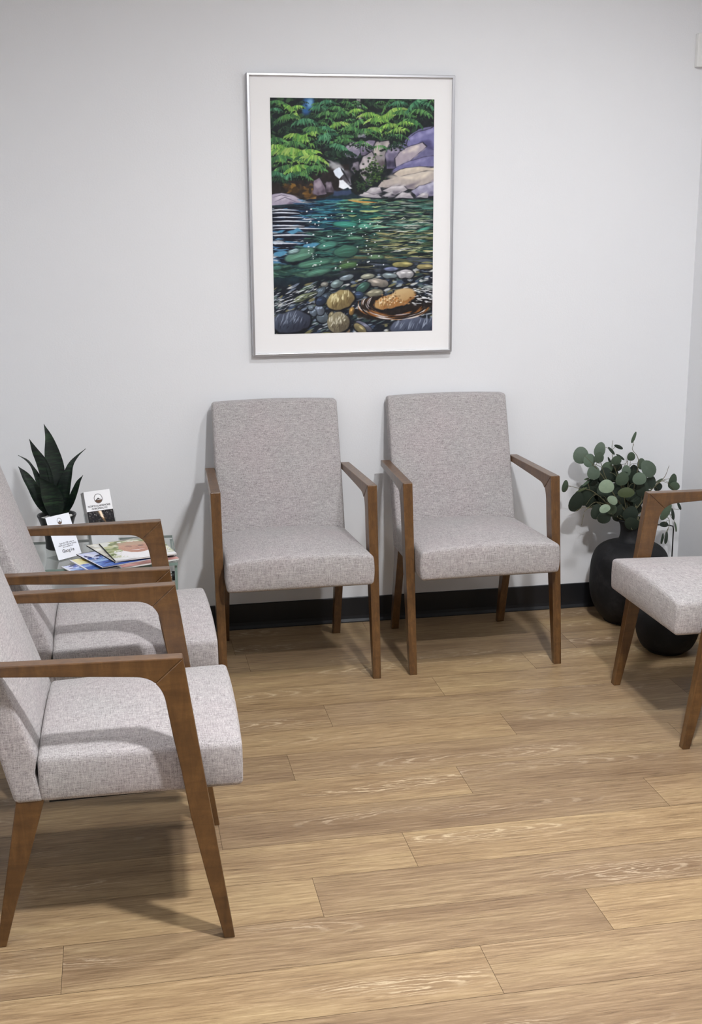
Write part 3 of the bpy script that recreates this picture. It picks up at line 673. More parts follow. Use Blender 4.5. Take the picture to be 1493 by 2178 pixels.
# ------------------------------------------------------------------ glass side table and what stands on it
TZ, TX0, TX1, TY0, TY1 = .45, -1.30, -.705, -.600, -.235
t = thing('glass_side_table', 'low clear glass side table with chrome fittings in the left corner', 'table', ((TX0 + TX1) / 2, (TY0 + TY1) / 2, 0))
hx, hy = (TX1 - TX0) / 2, (TY1 - TY0) / 2
o = obj('table_top', box(-hx, -hy, TZ - .010, hx, hy, TZ - .0005), M['glass'], t)
e_ = .0012                         # ground edge of the top
for (a, b, c, d) in ((-hx - e_, -hy - e_, hx + e_, -hy), (-hx - e_, hy, hx + e_, hy + e_), (-hx - e_, -hy, -hx, hy), (hx, -hy, hx + e_, hy)): obj('glass_edge', box(a, b, TZ - .010, c, d, TZ - .0006), M['edge'], t)
for s in (-1, 1):
    bm = box(s * hx - (.009 if s > 0 else 0), -hy + .012, 0, s * hx + (0 if s > 0 else .009), hy - .012, TZ - .011)
    g = obj('side_panel', bm, M['glass'], t)
    for yy in (-hy + .011, hy - .0122): obj('glass_edge', box(s * hx - (.009 if s > 0 else 0), yy, 0, s * hx + (0 if s > 0 else .009), yy + .0012, TZ - .012), M['edge'], g)
obj('shelf', box(-hx + .010, -hy + .02, .170, hx - .010, hy - .02, .178), M['glass'], t)
for sx in (-1, 1):
    for sy in (-1, 1):
        bm = lathe([(0, -.014), (.012, -.014), (.0125, -.010), (.0125, .008), (.011, .011), (0, .011)], 20)
        o = obj('bracket', bm, M['chrome'], t, (sx * (hx - .024), sy * (hy - .035), TZ - .055), (0, PI / 2, 0)); smooth(o)
        bm = lathe([(0, -.005), (.0155, -.005), (.0155, .004), (0, .004)], 20)
        obj('gasket', bm, M['rubber'], o, (0, 0, -.011 if sx < 0 else .012))

# potted snake plant
PX, PY = -1.095, -.330
t = thing('potted_snake_plant', 'dark green snake plant in a black tapered pot on the glass table', 'plant', (PX, PY, TZ))
prof = [(0, 0), (.040, 0), (.0435, .003), (.0425, .020), (.0440, .042), (.0520, .075), (.0610, .104), (.0655, .114), (.0660, .117), (.0648, .119), (.0600, .117), (.0560, .108), (.0530, .098), (0, .098)]
o = smooth(obj('pot', lathe(prof, 48), M['pot'], t), 40)
obj('soil', lathe([(0, .1005), (.0540, .1000), (.0540, .0985), (0, .0985)], 32), M['soil'], t)
r_ = np.random.default_rng(3); bm = bmesh.new()
for i in range(70):
    a = r_.uniform(0, 2 * PI); rr = .052 * math.sqrt(r_.uniform(.3, 1)); s = r_.uniform(.004, .0075)
    m = Matrix.Translation((rr * math.cos(a), rr * math.sin(a), .1025 + r_.uniform(0, .004))) @ Matrix.Rotation(r_.uniform(0, 3), 4, 'Z') @ Matrix.Diagonal((s * 1.3, s, s * .75, 1))
    bmesh.ops.create_icosphere(bm, subdivisions=2, radius=1., matrix=m)
o = smooth(obj('pebbles', bm, M['pebble'], t), 180); o['kind'] = 'stuff'
def blade(L, hint):
    P = spline([p[:3] for p in L], 28); Wd = spline([(p[3], 0, 0) for p in L], 28)
    bm = bmesh.new(); rows = []; nx = 6
    for i, p in enumerate(P):
        tng = (P[min(i + 1, 28)] - P[max(i - 1, 0)]).normalized()
        sd = Vector(hint); sd = (sd - tng * sd.dot(tng)).normalized(); nr = tng.cross(sd)
        wv = max(Wd[i].x, .0006); row = []
        for side in (1, -1):
            for j in range(nx + 1):
                s = (j / nx * 2 - 1) * side
                row.append(bm.verts.new(p + sd * s * wv + nr * ((s * s - .4) * wv * .38 + side * .0013 * (1 - s * s))))
        rows.append(row)
    n = len(rows[0])
    for A, B in zip(rows, rows[1:]):
        for k in range(n): bm.faces.new([A[k], A[(k + 1) % n], B[(k + 1) % n], B[k]])
    bm.faces.new(rows[-1]); bm.faces.new(list(reversed(rows[0])))
    bmesh.ops.remove_doubles(bm, verts=bm.verts, dist=1e-5); bmesh.ops.recalc_face_normals(bm, faces=bm.faces)
    bmesh.ops.translate(bm, verts=bm.verts, vec=(-PX, -PY, -TZ)); return bm
SNK = [[[-1.1202, -0.3, 0.8764, 0.0], [-1.1067, -0.303, 0.8304, 0.0128], [-1.0998, -0.306, 0.7786, 0.0256], [-1.0928, -0.309, 0.7266, 0.0309], [-1.0882, -0.312, 0.6744, 0.0258], [-1.0895, -0.315, 0.609, 0.0194], [-1.0974, -0.318, 0.5596, 0.0091]], [[-1.1698, -0.32, 0.8306, 0.0], [-1.1507, -0.321, 0.7887, 0.014], [-1.1329, -0.322, 0.7544, 0.0217], [-1.1205, -0.323, 0.7123, 0.0243], [-1.1159, -0.324, 0.6651, 0.0257], [-1.109, -0.325, 0.6122, 0.0193], [-1.112, -0.326, 0.5622, 0.009]], [[-1.2112, -0.3, 0.773, 0.0], [-1.1837, -0.303, 0.7542, 0.0045], [-1.1676, -0.306, 0.7319, 0.0058], [-1.1523, -0.309, 0.6951, 0.0128], [-1.1374, -0.312, 0.6503, 0.0193], [-1.125, -0.315, 0.6055, 0.0168], [-1.1173, -0.318, 0.5633, 0.0078]], [[-1.2099, -0.34, 0.7417, 0.0], [-1.1895, -0.3388, 0.7082, 0.014], [-1.1697, -0.3376, 0.6705, 0.0192], [-1.1546, -0.3364, 0.6355, 0.0218], [-1.1392, -0.3352, 0.6028, 0.0193], [-1.1213, -0.334, 0.5699, 0.009]], [[-1.1441, -0.375, 0.711, 0.0], [-1.1297, -0.3696, 0.6885, 0.014], [-1.1121, -0.3642, 0.6579, 0.0306], [-1.1019, -0.3588, 0.6248, 0.0332], [-1.0991, -0.3534, 0.5919, 0.0282], [-1.1009, -0.348, 0.5643, 0.0141]], [[-0.9853, -0.34, 0.7937, 0.0], [-1.0143, -0.339, 0.7682, 0.0051], [-1.0359, -0.338, 0.7403, 0.0115], [-1.048, -0.337, 0.7041, 0.0192], [-1.0603, -0.336, 0.6651, 0.027], [-1.0681, -0.335, 0.6178, 0.0245], [-1.0788, -0.334, 0.5651, 0.0103]], [[-0.9996, -0.35, 0.704, 0.0], [-1.0139, -0.3476, 0.6811, 0.009], [-1.0257, -0.3452, 0.6523, 0.0141], [-1.0402, -0.3428, 0.6182, 0.0167], [-1.0544, -0.3404, 0.5919, 0.0155], [-1.0711, -0.338, 0.5657, 0.0077]]]
for L, hint in zip(SNK, [(1, .25, 0), (1, -.5, 0), (.8, .7, .2), (.9, .5, 0), (1, .1, 0), (.8, -.6, 0), (.7, -.7, 0)]):
    smooth(obj('leaf', blade(L, hint), M['snake'], t), 70)

# --- small printed pieces
def white(w, h, c=(.95, .95, .96)):
    im = np.zeros((h, w, 3)); im[:] = c; return im
def logo(cv, cx, cy, r, ring=True):
    a = np.linspace(0, 2 * PI, 40)
    cv.stroke([(cx + r * .86 * math.cos(k), cy + r * math.sin(k)) for k in a], r * .055, C(70, 66, 64), 1, False)
    cv.poly([(cx + r * .8 * math.cos(k), cy + r * .93 * math.sin(k)) for k in np.linspace(.38, PI - .38, 14)], C(98, 72, 56), 1.5)
    cv.poly([(cx - r * .74, cy + r * .42), (cx - r * .1, cy - r * .1), (cx + r * .02, cy - r * .2), (cx + r * .22, cy + .05 * r), (cx + r * .75, cy + r * .25), (cx + r * .7, cy + r * .34), (cx + r * .3, cy + r * .18), (cx + r * .1, cy + r * .3), (cx - .02 * r, cy + .12 * r), (cx - r * .3, cy + r * .34)], C(60, 56, 56), 1.5)
# sign: acrylic L-stand with a card
sx_, sy_ = -1.0505, -.477
ang = math.atan2(.643, .766); LEAN = math.radians(23.1)
t = thing('sign_holder', 'clear slanted acrylic sign holder with a white review card by the plant pot', 'sign', (sx_, sy_, TZ), ang)
obj('base_plate', box(-.050, 0.001, .0003, .050, .062, .0022), M['acrylic'], t)
st = bpy.data.objects.new('card', None)
cv = Canvas(200, 300, 7); cv.a[:] = (.93, .94, .97); logo(cv, 104, 44, 21)
card = sheet('card', cv.down(2), .0965, .148, M['print'], t, (0, 0.0015, .003), (-LEAN, 0, 0))
bk = obj('back_panel', box(-.050, .0012, 0, .050, .0032, .151), M['acrylic'], t, (0, .0018, .002), (-LEAN, 0, 0))
FRY = -.0006
for txt, z, s in (('Scan the QR code to', .052, .0070), ('share your visit by leaving', .0455, .0070), ('us a review on', .039, .0070)):
    words(txt, s, M['ink2'], card, (.004, FRY, z), bold=.0001)
x = -.021
for chx, colr in zip('Google', ['ink', 'ink', 'brown', 'ink2', 'ink', 'ink']):
    words(chx, .0155, M[colr], card, (x + (.003 if chx in 'G' else 0), FRY, .0255), align='CENTER', bold=.0002); x += .0105 if chx == 'G' else .0079
# leaflet holder
bx, by = -.9325, -.3665; bang = math.atan2(.386, .9226); BL = math.radians(19.4)
t = thing('leaflet_holder', 'clear acrylic leaflet holder behind the magazines on the glass table', 'holder', (bx, by, TZ), bang)
bm = bmesh.new(); hw = .0500
rotm = Matrix.Rotation(-BL, 4, 'X')
def tilted(x0, y0, z0, x1, y1, z1, bm):
    k = len(bm.verts); bm.verts.ensure_lookup_table(); old = set(bm.verts); box(x0, y0, z0, x1, y1, z1, bm)
    for v in bm.verts:
        if v not in old: v.co = rotm @ v.co
    return bm
o = obj('back_panel', tilted(-hw, .030, .0125, hw, .032, .178, bmesh.new()), M['acrylic'], t)
obj('front_panel', tilted(-hw, -.0025, .001, hw, -.0008, .100, bmesh.new()), M['acrylic'], t)
for s in (-1, 1): obj('side_panel', tilted(s * hw - .001, -.0008, .0118, s * hw + .001, .030, .128, bmesh.new()), M['acrylic'], t)
obj('base_plate', box(-hw, -.002, .0003, hw, .085, .0022), M['acrylic'], t)
# leaflets standing in it
def leaflet_img():
    cv = Canvas(180, 396, 9); cv.a[:] = (.93, .93, .94); logo(cv, 92, 56, 32)
    cv.poly([(0, 140), (180, 140), (180, 300), (0, 300)], C(30, 27, 30), 1)
    r = cv.rng
    for i in range(260):
        x, y = r.uniform(5, 175), r.uniform(142, 296)
        cv.blob(x, y, r.uniform(2, 9), r.uniform(2, 8), C(*[(44, 40, 42), (24, 22, 28), (62, 54, 48), (86, 84, 84), (20, 19, 24)][r.integers(5)]), r.uniform(-1, 1), 2, .7)
    for i in range(50): cv.blob(r.uniform(10, 170), r.uniform(142, 180), r.uniform(2, 5), r.uniform(1, 3), C(140, 138, 136), r.uniform(-1, 1), 1.5, .6)
    cv.poly([(72, 142), (96, 142), (116, 215), (128, 262), (118, 240), (96, 200)], C(150, 116, 80), 8, .8); cv.poly([(80, 142), (98, 142), (108, 196), (92, 186)], C(252, 232, 206), 6)
    cv.poly([(44, 250), (86, 250), (86, 276), (44, 276)], C(240, 240, 240), 1.5); cv.stroke([(50, 266), (62, 258), (80, 268)], 2, C(70, 70, 74))
    cv.a[300:] = C(206, 204, 208)
    for k in range(9): cv.stroke([(26, 318 + k * 7), (150 - (k % 3) * 14, 318 + k * 7)], 1.4, C(182, 180, 186), .8, False)
    return np.clip(cv.a, 0, 1)
n_leaf = 14
for i in range(n_leaf):
    fr = i == 0
    lt = thing('leaflet', 'front white leaflet with mountain logo and dark forest photo in the acrylic holder' if fr else 'plain white leaflet standing in the pack behind the front leaflet', 'leaflet', (bx, by, TZ), bang, None if fr else 'leaflets behind the front one in the holder')
    lw = .0475
    bm = tilted(-lw,   .0006 + i * .0021, .004 + .00075 * i, lw, .0023 + i * .0021, .2010 - .0004 * (i % 3), bmesh.new())
    if i > 8: 
        for v in bm.verts:
            if v.co.z > .1 and v.co.x > 0: v.co.z -= .0015 * (i - 8)
    obj('sheet', bm, M['paper'] if fr or i % 2 else M['page'], lt)
    if fr:
        im = sheet('cover', leaflet_img(), .0945, .1965, M['gloss'], lt, tuple(rotm @ Vector((0, -.0001, .0042))), (-BL, 0, 0))
        words('NORTH LAKESHORE', .0088, M['ink'], im, (0, -.0003, .1440), bold=.0002); words('CHIROPRACTIC', .0080, M['ink'], im, (0, -.0003, .1345), bold=.0002)

# magazines
def mag_face():
    cv = Canvas(210, 270, 5); cv.a[:] = C(196, 200, 168); r = cv.rng
    for i in range(240): cv.blob(r.uniform(0, 210), r.uniform(0, 200), r.uniform(6, 24), r.uniform(6, 18), C(*[(150, 160, 110), (206, 206, 160), (226, 226, 206), (122, 134, 88)][r.integers(4)]), 0, 6, .6)
    cv.blob(165, 40, 24, 12, C(224, 206, 70), 0, 3); cv.blob(168, 20, 10, 8, C(40, 40, 36), 0, 2)
    for x, t_ in ((16, 18), (58, 14), (96, 20)): cv.poly([(x, 14), (x + t_, 12), (x + t_, 26), (x, 28)], C(244, 244, 240), 2)
    cv.poly([(0, 0), (34, 0), (20, 60), (0, 70)], C(236, 236, 230), 6, .8)
    cv.blob(112, 190, 90, 70, C(238, 236, 238), 0, 4)                       # shirt
    cv.blob(104, 108, 56, 78, C(206, 160, 136), 0, 4, 1, .03, C(176, 122, 100)); cv.blob(104, 52, 52, 28, C(190, 158, 132), 0, 6)   # head, short hair
    cv.blob(52, 112, 8, 16, C(196, 146, 122), 0, 3); cv.blob(157, 112, 8, 16, C(196, 146, 122), 0, 3)
    for s in (-1, 1): cv.blob(104 + s * 22, 98, 11, 4.5, C(84, 62, 54), 0, 2); cv.stroke([(104 + s * 34, 86), (104 + s * 22, 82), (104 + s * 10, 86)], 2.5, C(130, 96, 74))
    cv.stroke([(106, 98), (112, 124), (100, 128)], 2.5, C(168, 116, 96)); cv.stroke([(82, 146), (104, 154), (128, 146)], 4.5, C(246, 236, 232)); cv.stroke([(80, 144), (104, 142), (130, 144)], 2.2, C(164, 92, 86)); cv.stroke([(82, 148), (104, 160), (128, 148)], 2.2, C(170, 96, 90))
    for k in range(4): cv.stroke([(150, 206 + k * 10), (192 - k * 6, 206 + k * 10)], 2, C(60, 60, 66), .9, False)
    cv.a[236:, :] = np.maximum(cv.a[236:, :], .9)
    return np.clip(cv.a, 0, 1)
def mag_blue(seed, yellow=False):
    cv = Canvas(200, 260, seed); r = cv.rng; cv.a[:] = C(70, 100, 178)
    cv.poly([(0, 0), (200, 0), (200, 130), (0, 160)], C(206, 212, 240), 4)
    for i in range(44):
        x, y = r.uniform(8, 190), r.uniform(16, 140); cv.blob(x, y, r.uniform(5, 12), r.uniform(8, 18), C(*[(26, 30, 66), (40, 60, 140), (230, 232, 246), (90, 110, 190)][r.integers(4)]), r.uniform(-1, 1), 2)
    for i in range(40):
        x, y = r.uniform(0, 200), r.uniform(110, 250); cv.stroke([(x - 20, y), (x + 20, y - 6)], r.uniform(2, 6), C(*[(40, 66, 150), (110, 150, 214), (24, 34, 84), (150, 190, 230)][r.integers(4)]), .8)
    cv.poly([(0, 150), (200, 124), (200, 150), (0, 178)], C(150, 180, 226), 5, .8)
    if yellow: cv.poly([(0, 0), (110, 0), (90, 110), (0, 120)], C(232, 224, 170), 5); cv.blob(66, 50, 34, 26, C(226, 190, 70), 0, 4); cv.blob(60, 40, 12, 5, C(60, 50, 30), 0, 2)
    cv.a[:8] = C(24, 26, 46); cv.a[:, :5] = C(232, 232, 240); return np.clip(cv.a, 0, 1)
def mag_plain(c, seed):
    cv = Canvas(200, 260, seed); r = cv.rng; cv.a[:] = C(*c)
    for i in range(60): cv.blob(r.uniform(0, 200), r.uniform(0, 260), r.uniform(8, 30), r.uniform(8, 24), np.clip(C(*c) * r.uniform(.6, 1.3), 0, 1), 0, 8, .6)
    cv.poly([(14, 16), (150, 16), (150, 44), (14, 44)], C(240, 238, 232), 3); return np.clip(cv.a, 0, 1)
def magazine(label, img, tl, deg, w, h, z, th=.004, dark=False):
    a = math.radians(deg); t = thing('magazine', label, 'magazine', (tl[0], tl[1], z), a, 'magazines on the glass table')
    o = obj('pages', box(0.001, -h + .001, .0003, w - .001, -.001, th - .0004), M['page'], t)
    bm = box(0, -h, 0, w, 0, .0003); box(-.0006, -h, 0, .0002, 0, th - .0002, bm); obj('back_cover', bm, M['ink'] if dark else M['paper'], t)
    sheet('cover', img, w, h, M['gloss'], t, (w / 2, -h, th), (-PI / 2, 0, 0))
    return t
z = TZ
magazine('magazine with blue and white cover, frontmost of the fan beside the review card', mag_blue(31), (-1.077, -.583), 26, .19, .10, z, .003); z += .0032
magazine('magazine with a yellow picture in its corner, second in the fan beside the review card', mag_blue(32, True), (-1.054, -.518), 24, .19, .17, z, .0035); z += .0037
magazine('magazine with rose red cover, corner poking past the right edge of the glass table', mag_plain((178, 130, 124), 36), (-.958, -.482), 22, .2, .2, z, .005); z += .0052
magazine('magazine with blue crowd cover leaning under the dark-edged one in the fan', mag_blue(33), (-1.031, -.485), 25, .19, .20, z, .0035, True); z += .0037
magazine('magazine with white cover and dark spine just beneath the face magazine', mag_plain((216, 212, 200), 35), (-.999, -.393), 22, .2, .25, z, .004, True); z += .0042
magazine('magazine with a smiling face on its cover, on top of the pile', mag_face(), (-.957, -.396), 13, .205, .235, z, .005, True)

# ------------------------------------------------------------------ black vases and eucalyptus
VX, VY = 1.062, -.19
t = tag(obj('floor_vase', None, None) if False else bpy.data.objects.new('floor_vase', bpy.data.meshes.new('floor_vase')), 'tall matte black round-bodied floor vase with narrow neck holding eucalyptus', 'vase')
prof = [(0, 0), (.085, 0), (.094, .006), (.116, .030), (.138, .068), (.1505, .112), (.1540, .155), (.1530, .200), (.1490, .240), (.1360, .277), (.1120, .301), (.0800, .314), (.0560, .321), (.0465, .334), (.0430, .360), (.0460, .385), (.0560, .402), (.0575, .405), (.0555, .407), (.0500, .405), (.0400, .385), (.0365, .355), (.0365, .335), (0, .335)]
P = spline([(a, b, 0) for a, b in prof], 92)
bm = lathe([(max(0, p.x), p.y) for p in P], 72); bm.to_mesh(t.data); bm.free(); COL.objects.link(t); t.data.materials.append(M['clay']); t.location = (VX, VY, 0); smooth(t, 50)
t = tag(bpy.data.objects.new('squat_vase', bpy.data.meshes.new('squat_vase')), 'squat round black vase on the floor beneath the right-hand armchair seat', 'vase')
prof = [(0, 0), (.060, 0), (.070, .004), (.094, .026), (.1105, .066), (.1150, .105), (.1080, .145), (.0850, .176), (.0560, .192), (.0470, .200), (.0480, .210), (.0500, .213), (.0450, .213), (.0400, .200), (.0400, .185), (0, .18)]
P = spline([(a, b, 0) for a, b in prof], 64)
bm = lathe([(max(0, p.x), p.y) for p in P], 64); bm.to_mesh(t.data); bm.free(); COL.objects.link(t); t.data.materials.append(M['clay']); t.location = (1.058, -.552, 0); smooth(t, 50)

EUC = [[0.8641, -0.135, 0.6516, 0.0257, 0.0284, 0, 0], [0.8857, -0.168, 0.6378, 0.0207, 0.0233, 30, 0], [0.9167, -0.19, 0.6807, 0.018, 0.0262, 15, 0], [0.9025, -0.223, 0.6591, 0.0167, 0.0186, 0, 1], [0.8878, -0.212, 0.5986, 0.0217, 0.0232, 0, 0], [0.9095, -0.289, 0.5606, 0.0251, 0.0221, 0, 2], [0.9634, -0.157, 0.6034, 0.0189, 0.0208, 20, 1], [0.9862, -0.19, 0.6378, 0.0188, 0.0158, 0, 1], [1.0149, -0.135, 0.5999, 0.0191, 0.0153, 0, 3], [1.0282, -0.19, 0.5956, 0.0151, 0.0189, 0, 0], [0.9995, -0.223, 0.571, 0.0225, 0.0244, 0, 1], [1.06, -0.157, 0.6437, 0.0133, 0.0159, 0, 1], [1.104, -0.157, 0.6128, 0.0145, 0.019, 0, 1], [1.1124, -0.212, 0.604, 0.0256, 0.0309, -40, 0], [1.0595, -0.245, 0.5748, 0.0232, 0.0206, 0, 0], [1.0886, -0.212, 0.5241, 0.0208, 0.0283, 0, 3], [1.1315, -0.19, 0.5446, 0.0171, 0.0228, 10, 3], [1.1784, -0.157, 0.5178, 0.0153, 0.0153, 0, 3], [1.2367, -0.157, 0.5367, 0.0154, 0.0269, 5, 1], [1.2407, -0.168, 0.5212, 0.0173, 0.0153, 0, 1], [0.7965, -0.157, 0.5376, 0.0113, 0.0227, 0, 1], [0.8299, -0.19, 0.4794, 0.0245, 0.0369, 10, 3], [0.8797, -0.168, 0.4934, 0.0284, 0.0349, 0, 3], [0.9083, -0.212, 0.4438, 0.0219, 0.0271, 0, 3], [0.9326, -0.223, 0.4239, 0.0226, 0.0207, 0, 3], [0.9307, -0.3, 0.5109, 0.0185, 0.0133, 35, 2], [0.9028, -0.3, 0.4801, 0.0192, 0.0133, -20, 2], [0.9472, -0.256, 0.4619, 0.0168, 0.0194, 20, 1], [1.0036, -0.256, 0.5262, 0.028, 0.0168, 0, 4], [0.978, -0.245, 0.4519, 0.0113, 0.0263, 20, 3], [1.0403, -0.223, 0.432, 0.0265, 0.0272, 0, 3], [1.0357, -0.256, 0.4013, 0.0244, 0.0263, -40, 3], [1.0847, -0.19, 0.4728, 0.019, 0.0266, 0, 3], [0.9545, -0.135, 0.5528, 0.0229, 0.021, 0, 3], [1.0074, -0.124, 0.5559, 0.023, 0.0191, 0, 3], [1.0612, -0.135, 0.5244, 0.023, 0.0211, 0, 3], [1.0431, -0.146, 0.4648, 0.023, 0.023, 0, 3], [0.9849, -0.146, 0.4951, 0.0229, 0.0229, 0, 3], [0.9378, -0.135, 0.4714, 0.0191, 0.023, 0, 3], [1.0938, -0.146, 0.4307, 0.0231, 0.0231, 0, 3], [1.0306, -0.113, 0.5054, 0.0269, 0.0231, 0, 3], [0.9706, -0.124, 0.4713, 0.023, 0.0211, 0, 3], [1.1374, -0.135, 0.4735, 0.0231, 0.0231, 0, 3], [1.0877, -0.124, 0.5758, 0.0192, 0.023, 0, 3], [1.0552, -0.19, 0.4976, 0.0228, 0.0228, 20, 3], [0.9358, -0.124, 0.5279, 0.021, 0.021, 0, 3], [1.1889, -0.212, 0.4296, 0.0133, 0.0324, 25, 1], [1.1959, -0.19, 0.3767, 0.0192, 0.0107, 10, 3], [1.2306, -0.19, 0.4144, 0.0061, 0.023, -10, 3], [1.2714, -0.157, 0.4383, 0.0054, 0.0174, -25, 3], [1.1939, -0.157, 0.4599, 0.0212, 0.0231, 0, 3], [1.1714, -0.157, 0.4215, 0.0193, 0.0231, 0, 3], [1.0663, -0.157, 0.7177, 0.0061, 0.0227, 18, 1], [1.0069, -0.157, 0.6852, 0.0189, 0.0068, 25, 3], [0.9644, -0.19, 0.678, 0.0195, 0.0056, 48, 3], [1.0109, -0.168, 0.6479, 0.0189, 0.0049, 35, 3], [0.8685, -0.19, 0.5567, 0.0169, 0.0049, -35, 1], [0.8698, -0.19, 0.5731, 0.0094, 0.0038, -15, 1], [0.8497, -0.19, 0.5306, 0.0226, 0.0041, -25, 4], [1.1911, -0.19, 0.3174, 0.005, 0.0223, 4, 3], [1.1969, -0.212, 0.3259, 0.0065, 0.0238, 6, 3], [1.1615, -0.19, 0.551, 0.019, 0.0038, -35, 1], [0.9742, -0.157, 0.63, 0.0045, 0.017, -25, 3], [1.2567, -0.168, 0.3561, 0.0031, 0.0213, -15, 1]]
BR = [[[1.053, -0.19, 0.7], [1.05, -0.19, 0.6791], [1.0765, -0.19, 0.632], [1.0625, -0.19, 0.5128]], [[0.9896, -0.14, 0.7089], [0.9818, -0.1525, 0.6789], [0.9874, -0.165, 0.6194], [1.0275, -0.1775, 0.5117]], [[0.8443, -0.22, 0.6704], [0.8883, -0.2125, 0.6292], [0.9331, -0.205, 0.576], [1.0006, -0.1975, 0.4786]], [[0.8012, -0.17, 0.5478], [0.8434, -0.175, 0.5354], [0.9059, -0.18, 0.518], [0.9957, -0.185, 0.437]], [[1.2002, -0.21, 0.565], [1.1667, -0.205, 0.5539], [1.1227, -0.2, 0.5121], [1.0642, -0.195, 0.4358]], [[1.217, -0.16, 0.6047], [1.1957, -0.1675, 0.5603], [1.1494, -0.175, 0.525], [1.0769, -0.1825, 0.4519]], [[0.8526, -0.24, 0.4686], [0.8961, -0.2275, 0.4905], [0.958, -0.215, 0.4653], [1.0134, -0.2025, 0.4207]], [[1.2101, -0.19, 0.3442], [1.2153, -0.19, 0.3955], [1.1684, -0.19, 0.4294], [1.0758, -0.19, 0.4105]], [[1.0259, -0.17, 0.611], [1.0388, -0.175, 0.6307], [1.0246, -0.18, 0.5512], [1.0352, -0.185, 0.4545]], [[0.9401, -0.18, 0.6913], [0.9181, -0.1825, 0.6717], [0.9494, -0.185, 0.5712], [1.018, -0.1875, 0.456]], [[1.0866, -0.15, 0.6161], [1.0544, -0.16, 0.6078], [1.047, -0.17, 0.5092], [1.0465, -0.18, 0.4332]], [[0.8473, -0.21, 0.398], [0.8686, -0.205, 0.4597], [0.9407, -0.2, 0.451], [1.0212, -0.195, 0.4067]], [[1.2611, -0.16, 0.3459], [1.2332, -0.1675, 0.4089], [1.154, -0.175, 0.4424], [1.0708, -0.1825, 0.4129]]]
t = thing('eucalyptus_bunch', 'grey-green silver dollar eucalyptus bunch standing in the tall black vase', 'plant', (VX, VY, .36))
off = Vector((-VX, -VY, -.36)); r_ = np.random.default_rng(8)
curves = []
for k, b in enumerate(BR):
    a = 2 * PI * k / len(BR); root = Vector((VX + .018 * math.cos(a), VY + .018 * math.sin(a), .345)); neck = Vector((VX + .026 * math.cos(a + .4), VY + .026 * math.sin(a + .4), .408))
    curves.append(spline([root, neck] + [Vector(q) for q in reversed(b)], 40))
tones = {0: (92, 107, 93), 1: (82, 97, 81), 2: (134, 150, 130), 3: (50, 60, 52), 4: (80, 90, 60)}  # light is in the colour: pale lit leaves, dark shaded ones inside
for i in range(46):  # inner filler leaves, all in the dark shade tone
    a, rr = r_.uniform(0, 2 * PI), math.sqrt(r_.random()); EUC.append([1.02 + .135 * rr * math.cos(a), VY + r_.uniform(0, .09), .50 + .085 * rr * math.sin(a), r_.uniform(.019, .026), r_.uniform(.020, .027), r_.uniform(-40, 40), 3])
buckets = [[] for _ in curves]
for L in EUC:
    p = Vector(L[:3]); best = min(((p - q).length + (.03 if i < 10 else 0), k, i) for k, c in enumerate(curves) for i, q in enumerate(c[8:]))
    buckets[best[1]].append((L, curves[best[1]][best[2] + 8 - (3 if best[2] > 3 else 0)]))
def leafmesh(V, F, Cc, p, rx, rz, ang, tilt_x, tilt_z, col, twig):
    """round, slightly cupped leaf with a fold along the midrib, about 0.6 mm thick"""
    n, rings = 18, 3; k0 = len(V)
    R = Matrix.Rotation(tilt_z, 3, 'Z') @ Matrix.Rotation(tilt_x, 3, 'X') @ Matrix.Rotation(math.radians(ang), 3, 'Y')
    for side in (0, 1):
        for j in range(rings + 1):
            for i in range(n if j else 1):
                a = 2 * PI * i / n; f = j / rings
                x = rx * f * math.cos(a); z = rz * f * math.sin(a) * (1 + .12 * math.sin(a) * f)
                y = .10 * (x * x / max(rx, 1e-4)) * 1.6 + .12 * z * z / rz - abs(x) * .10 + side * .0007
                V.append(tuple(p + R @ Vector((x, y, z)))); Cc.append(col)
        s = k0 + side * (1 + rings * n)
        for i in range(n):
            q = (s, s + 1 + i, s + 1 + (i + 1) % n); F.append(q if side else q[::-1])
        for j in range(1, rings):
            A, B = s + 1 + (j - 1) * n, s + 1 + j * n
            for i in range(n):
                q = (A + i, B + i, B + (i + 1) % n, A + (i + 1) % n); F.append(q if side else q[::-1])
    A = k0 + 1 + (rings - 1) * n; B = A + 1 + rings * n
    for i in range(n): F.append((A + i, A + (i + 1) % n, B + (i + 1) % n, B + i))
for k, cpts in enumerate(curves):
    V, F, Cc = [], [], []; pet = tube(bmesh.new(), [p + off for p in cpts], lambda f: .0022 - .0014 * f, 6)
    for L, q in buckets[k]:
        p = Vector(L[:3]); rx, rz, ang, tn = L[3], L[4], L[5], L[6]
        big = min(rx, rz) > .011
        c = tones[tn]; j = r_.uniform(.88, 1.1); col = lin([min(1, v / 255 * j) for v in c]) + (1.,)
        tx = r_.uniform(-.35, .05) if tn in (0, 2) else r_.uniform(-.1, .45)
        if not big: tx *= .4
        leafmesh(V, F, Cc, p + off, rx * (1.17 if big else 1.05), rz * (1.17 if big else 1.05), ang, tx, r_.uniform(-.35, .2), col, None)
        e = p + Vector((0, .001, -rz * .8 if rz > rx * .6 else 0)); mid_ = (q + e) / 2 + Vector((0, 0, .008))
        if (q - e).length > .004: tube(pet, [x + off for x in spline([q, mid_, e], 8)], .0009, 5)
    br = smooth(obj('branch', pet, M['stem'], t), 80)
    me = bpy.data.meshes.new('foliage'); me.from_pydata(V, [], F)
    if V:
        ca = me.color_attributes.new('ink', 'FLOAT_COLOR', 'POINT'); ca.data.foreach_set('color', np.array(Cc, 'f').ravel())
        smooth(obj('foliage', me, M['euc'], br), 50)

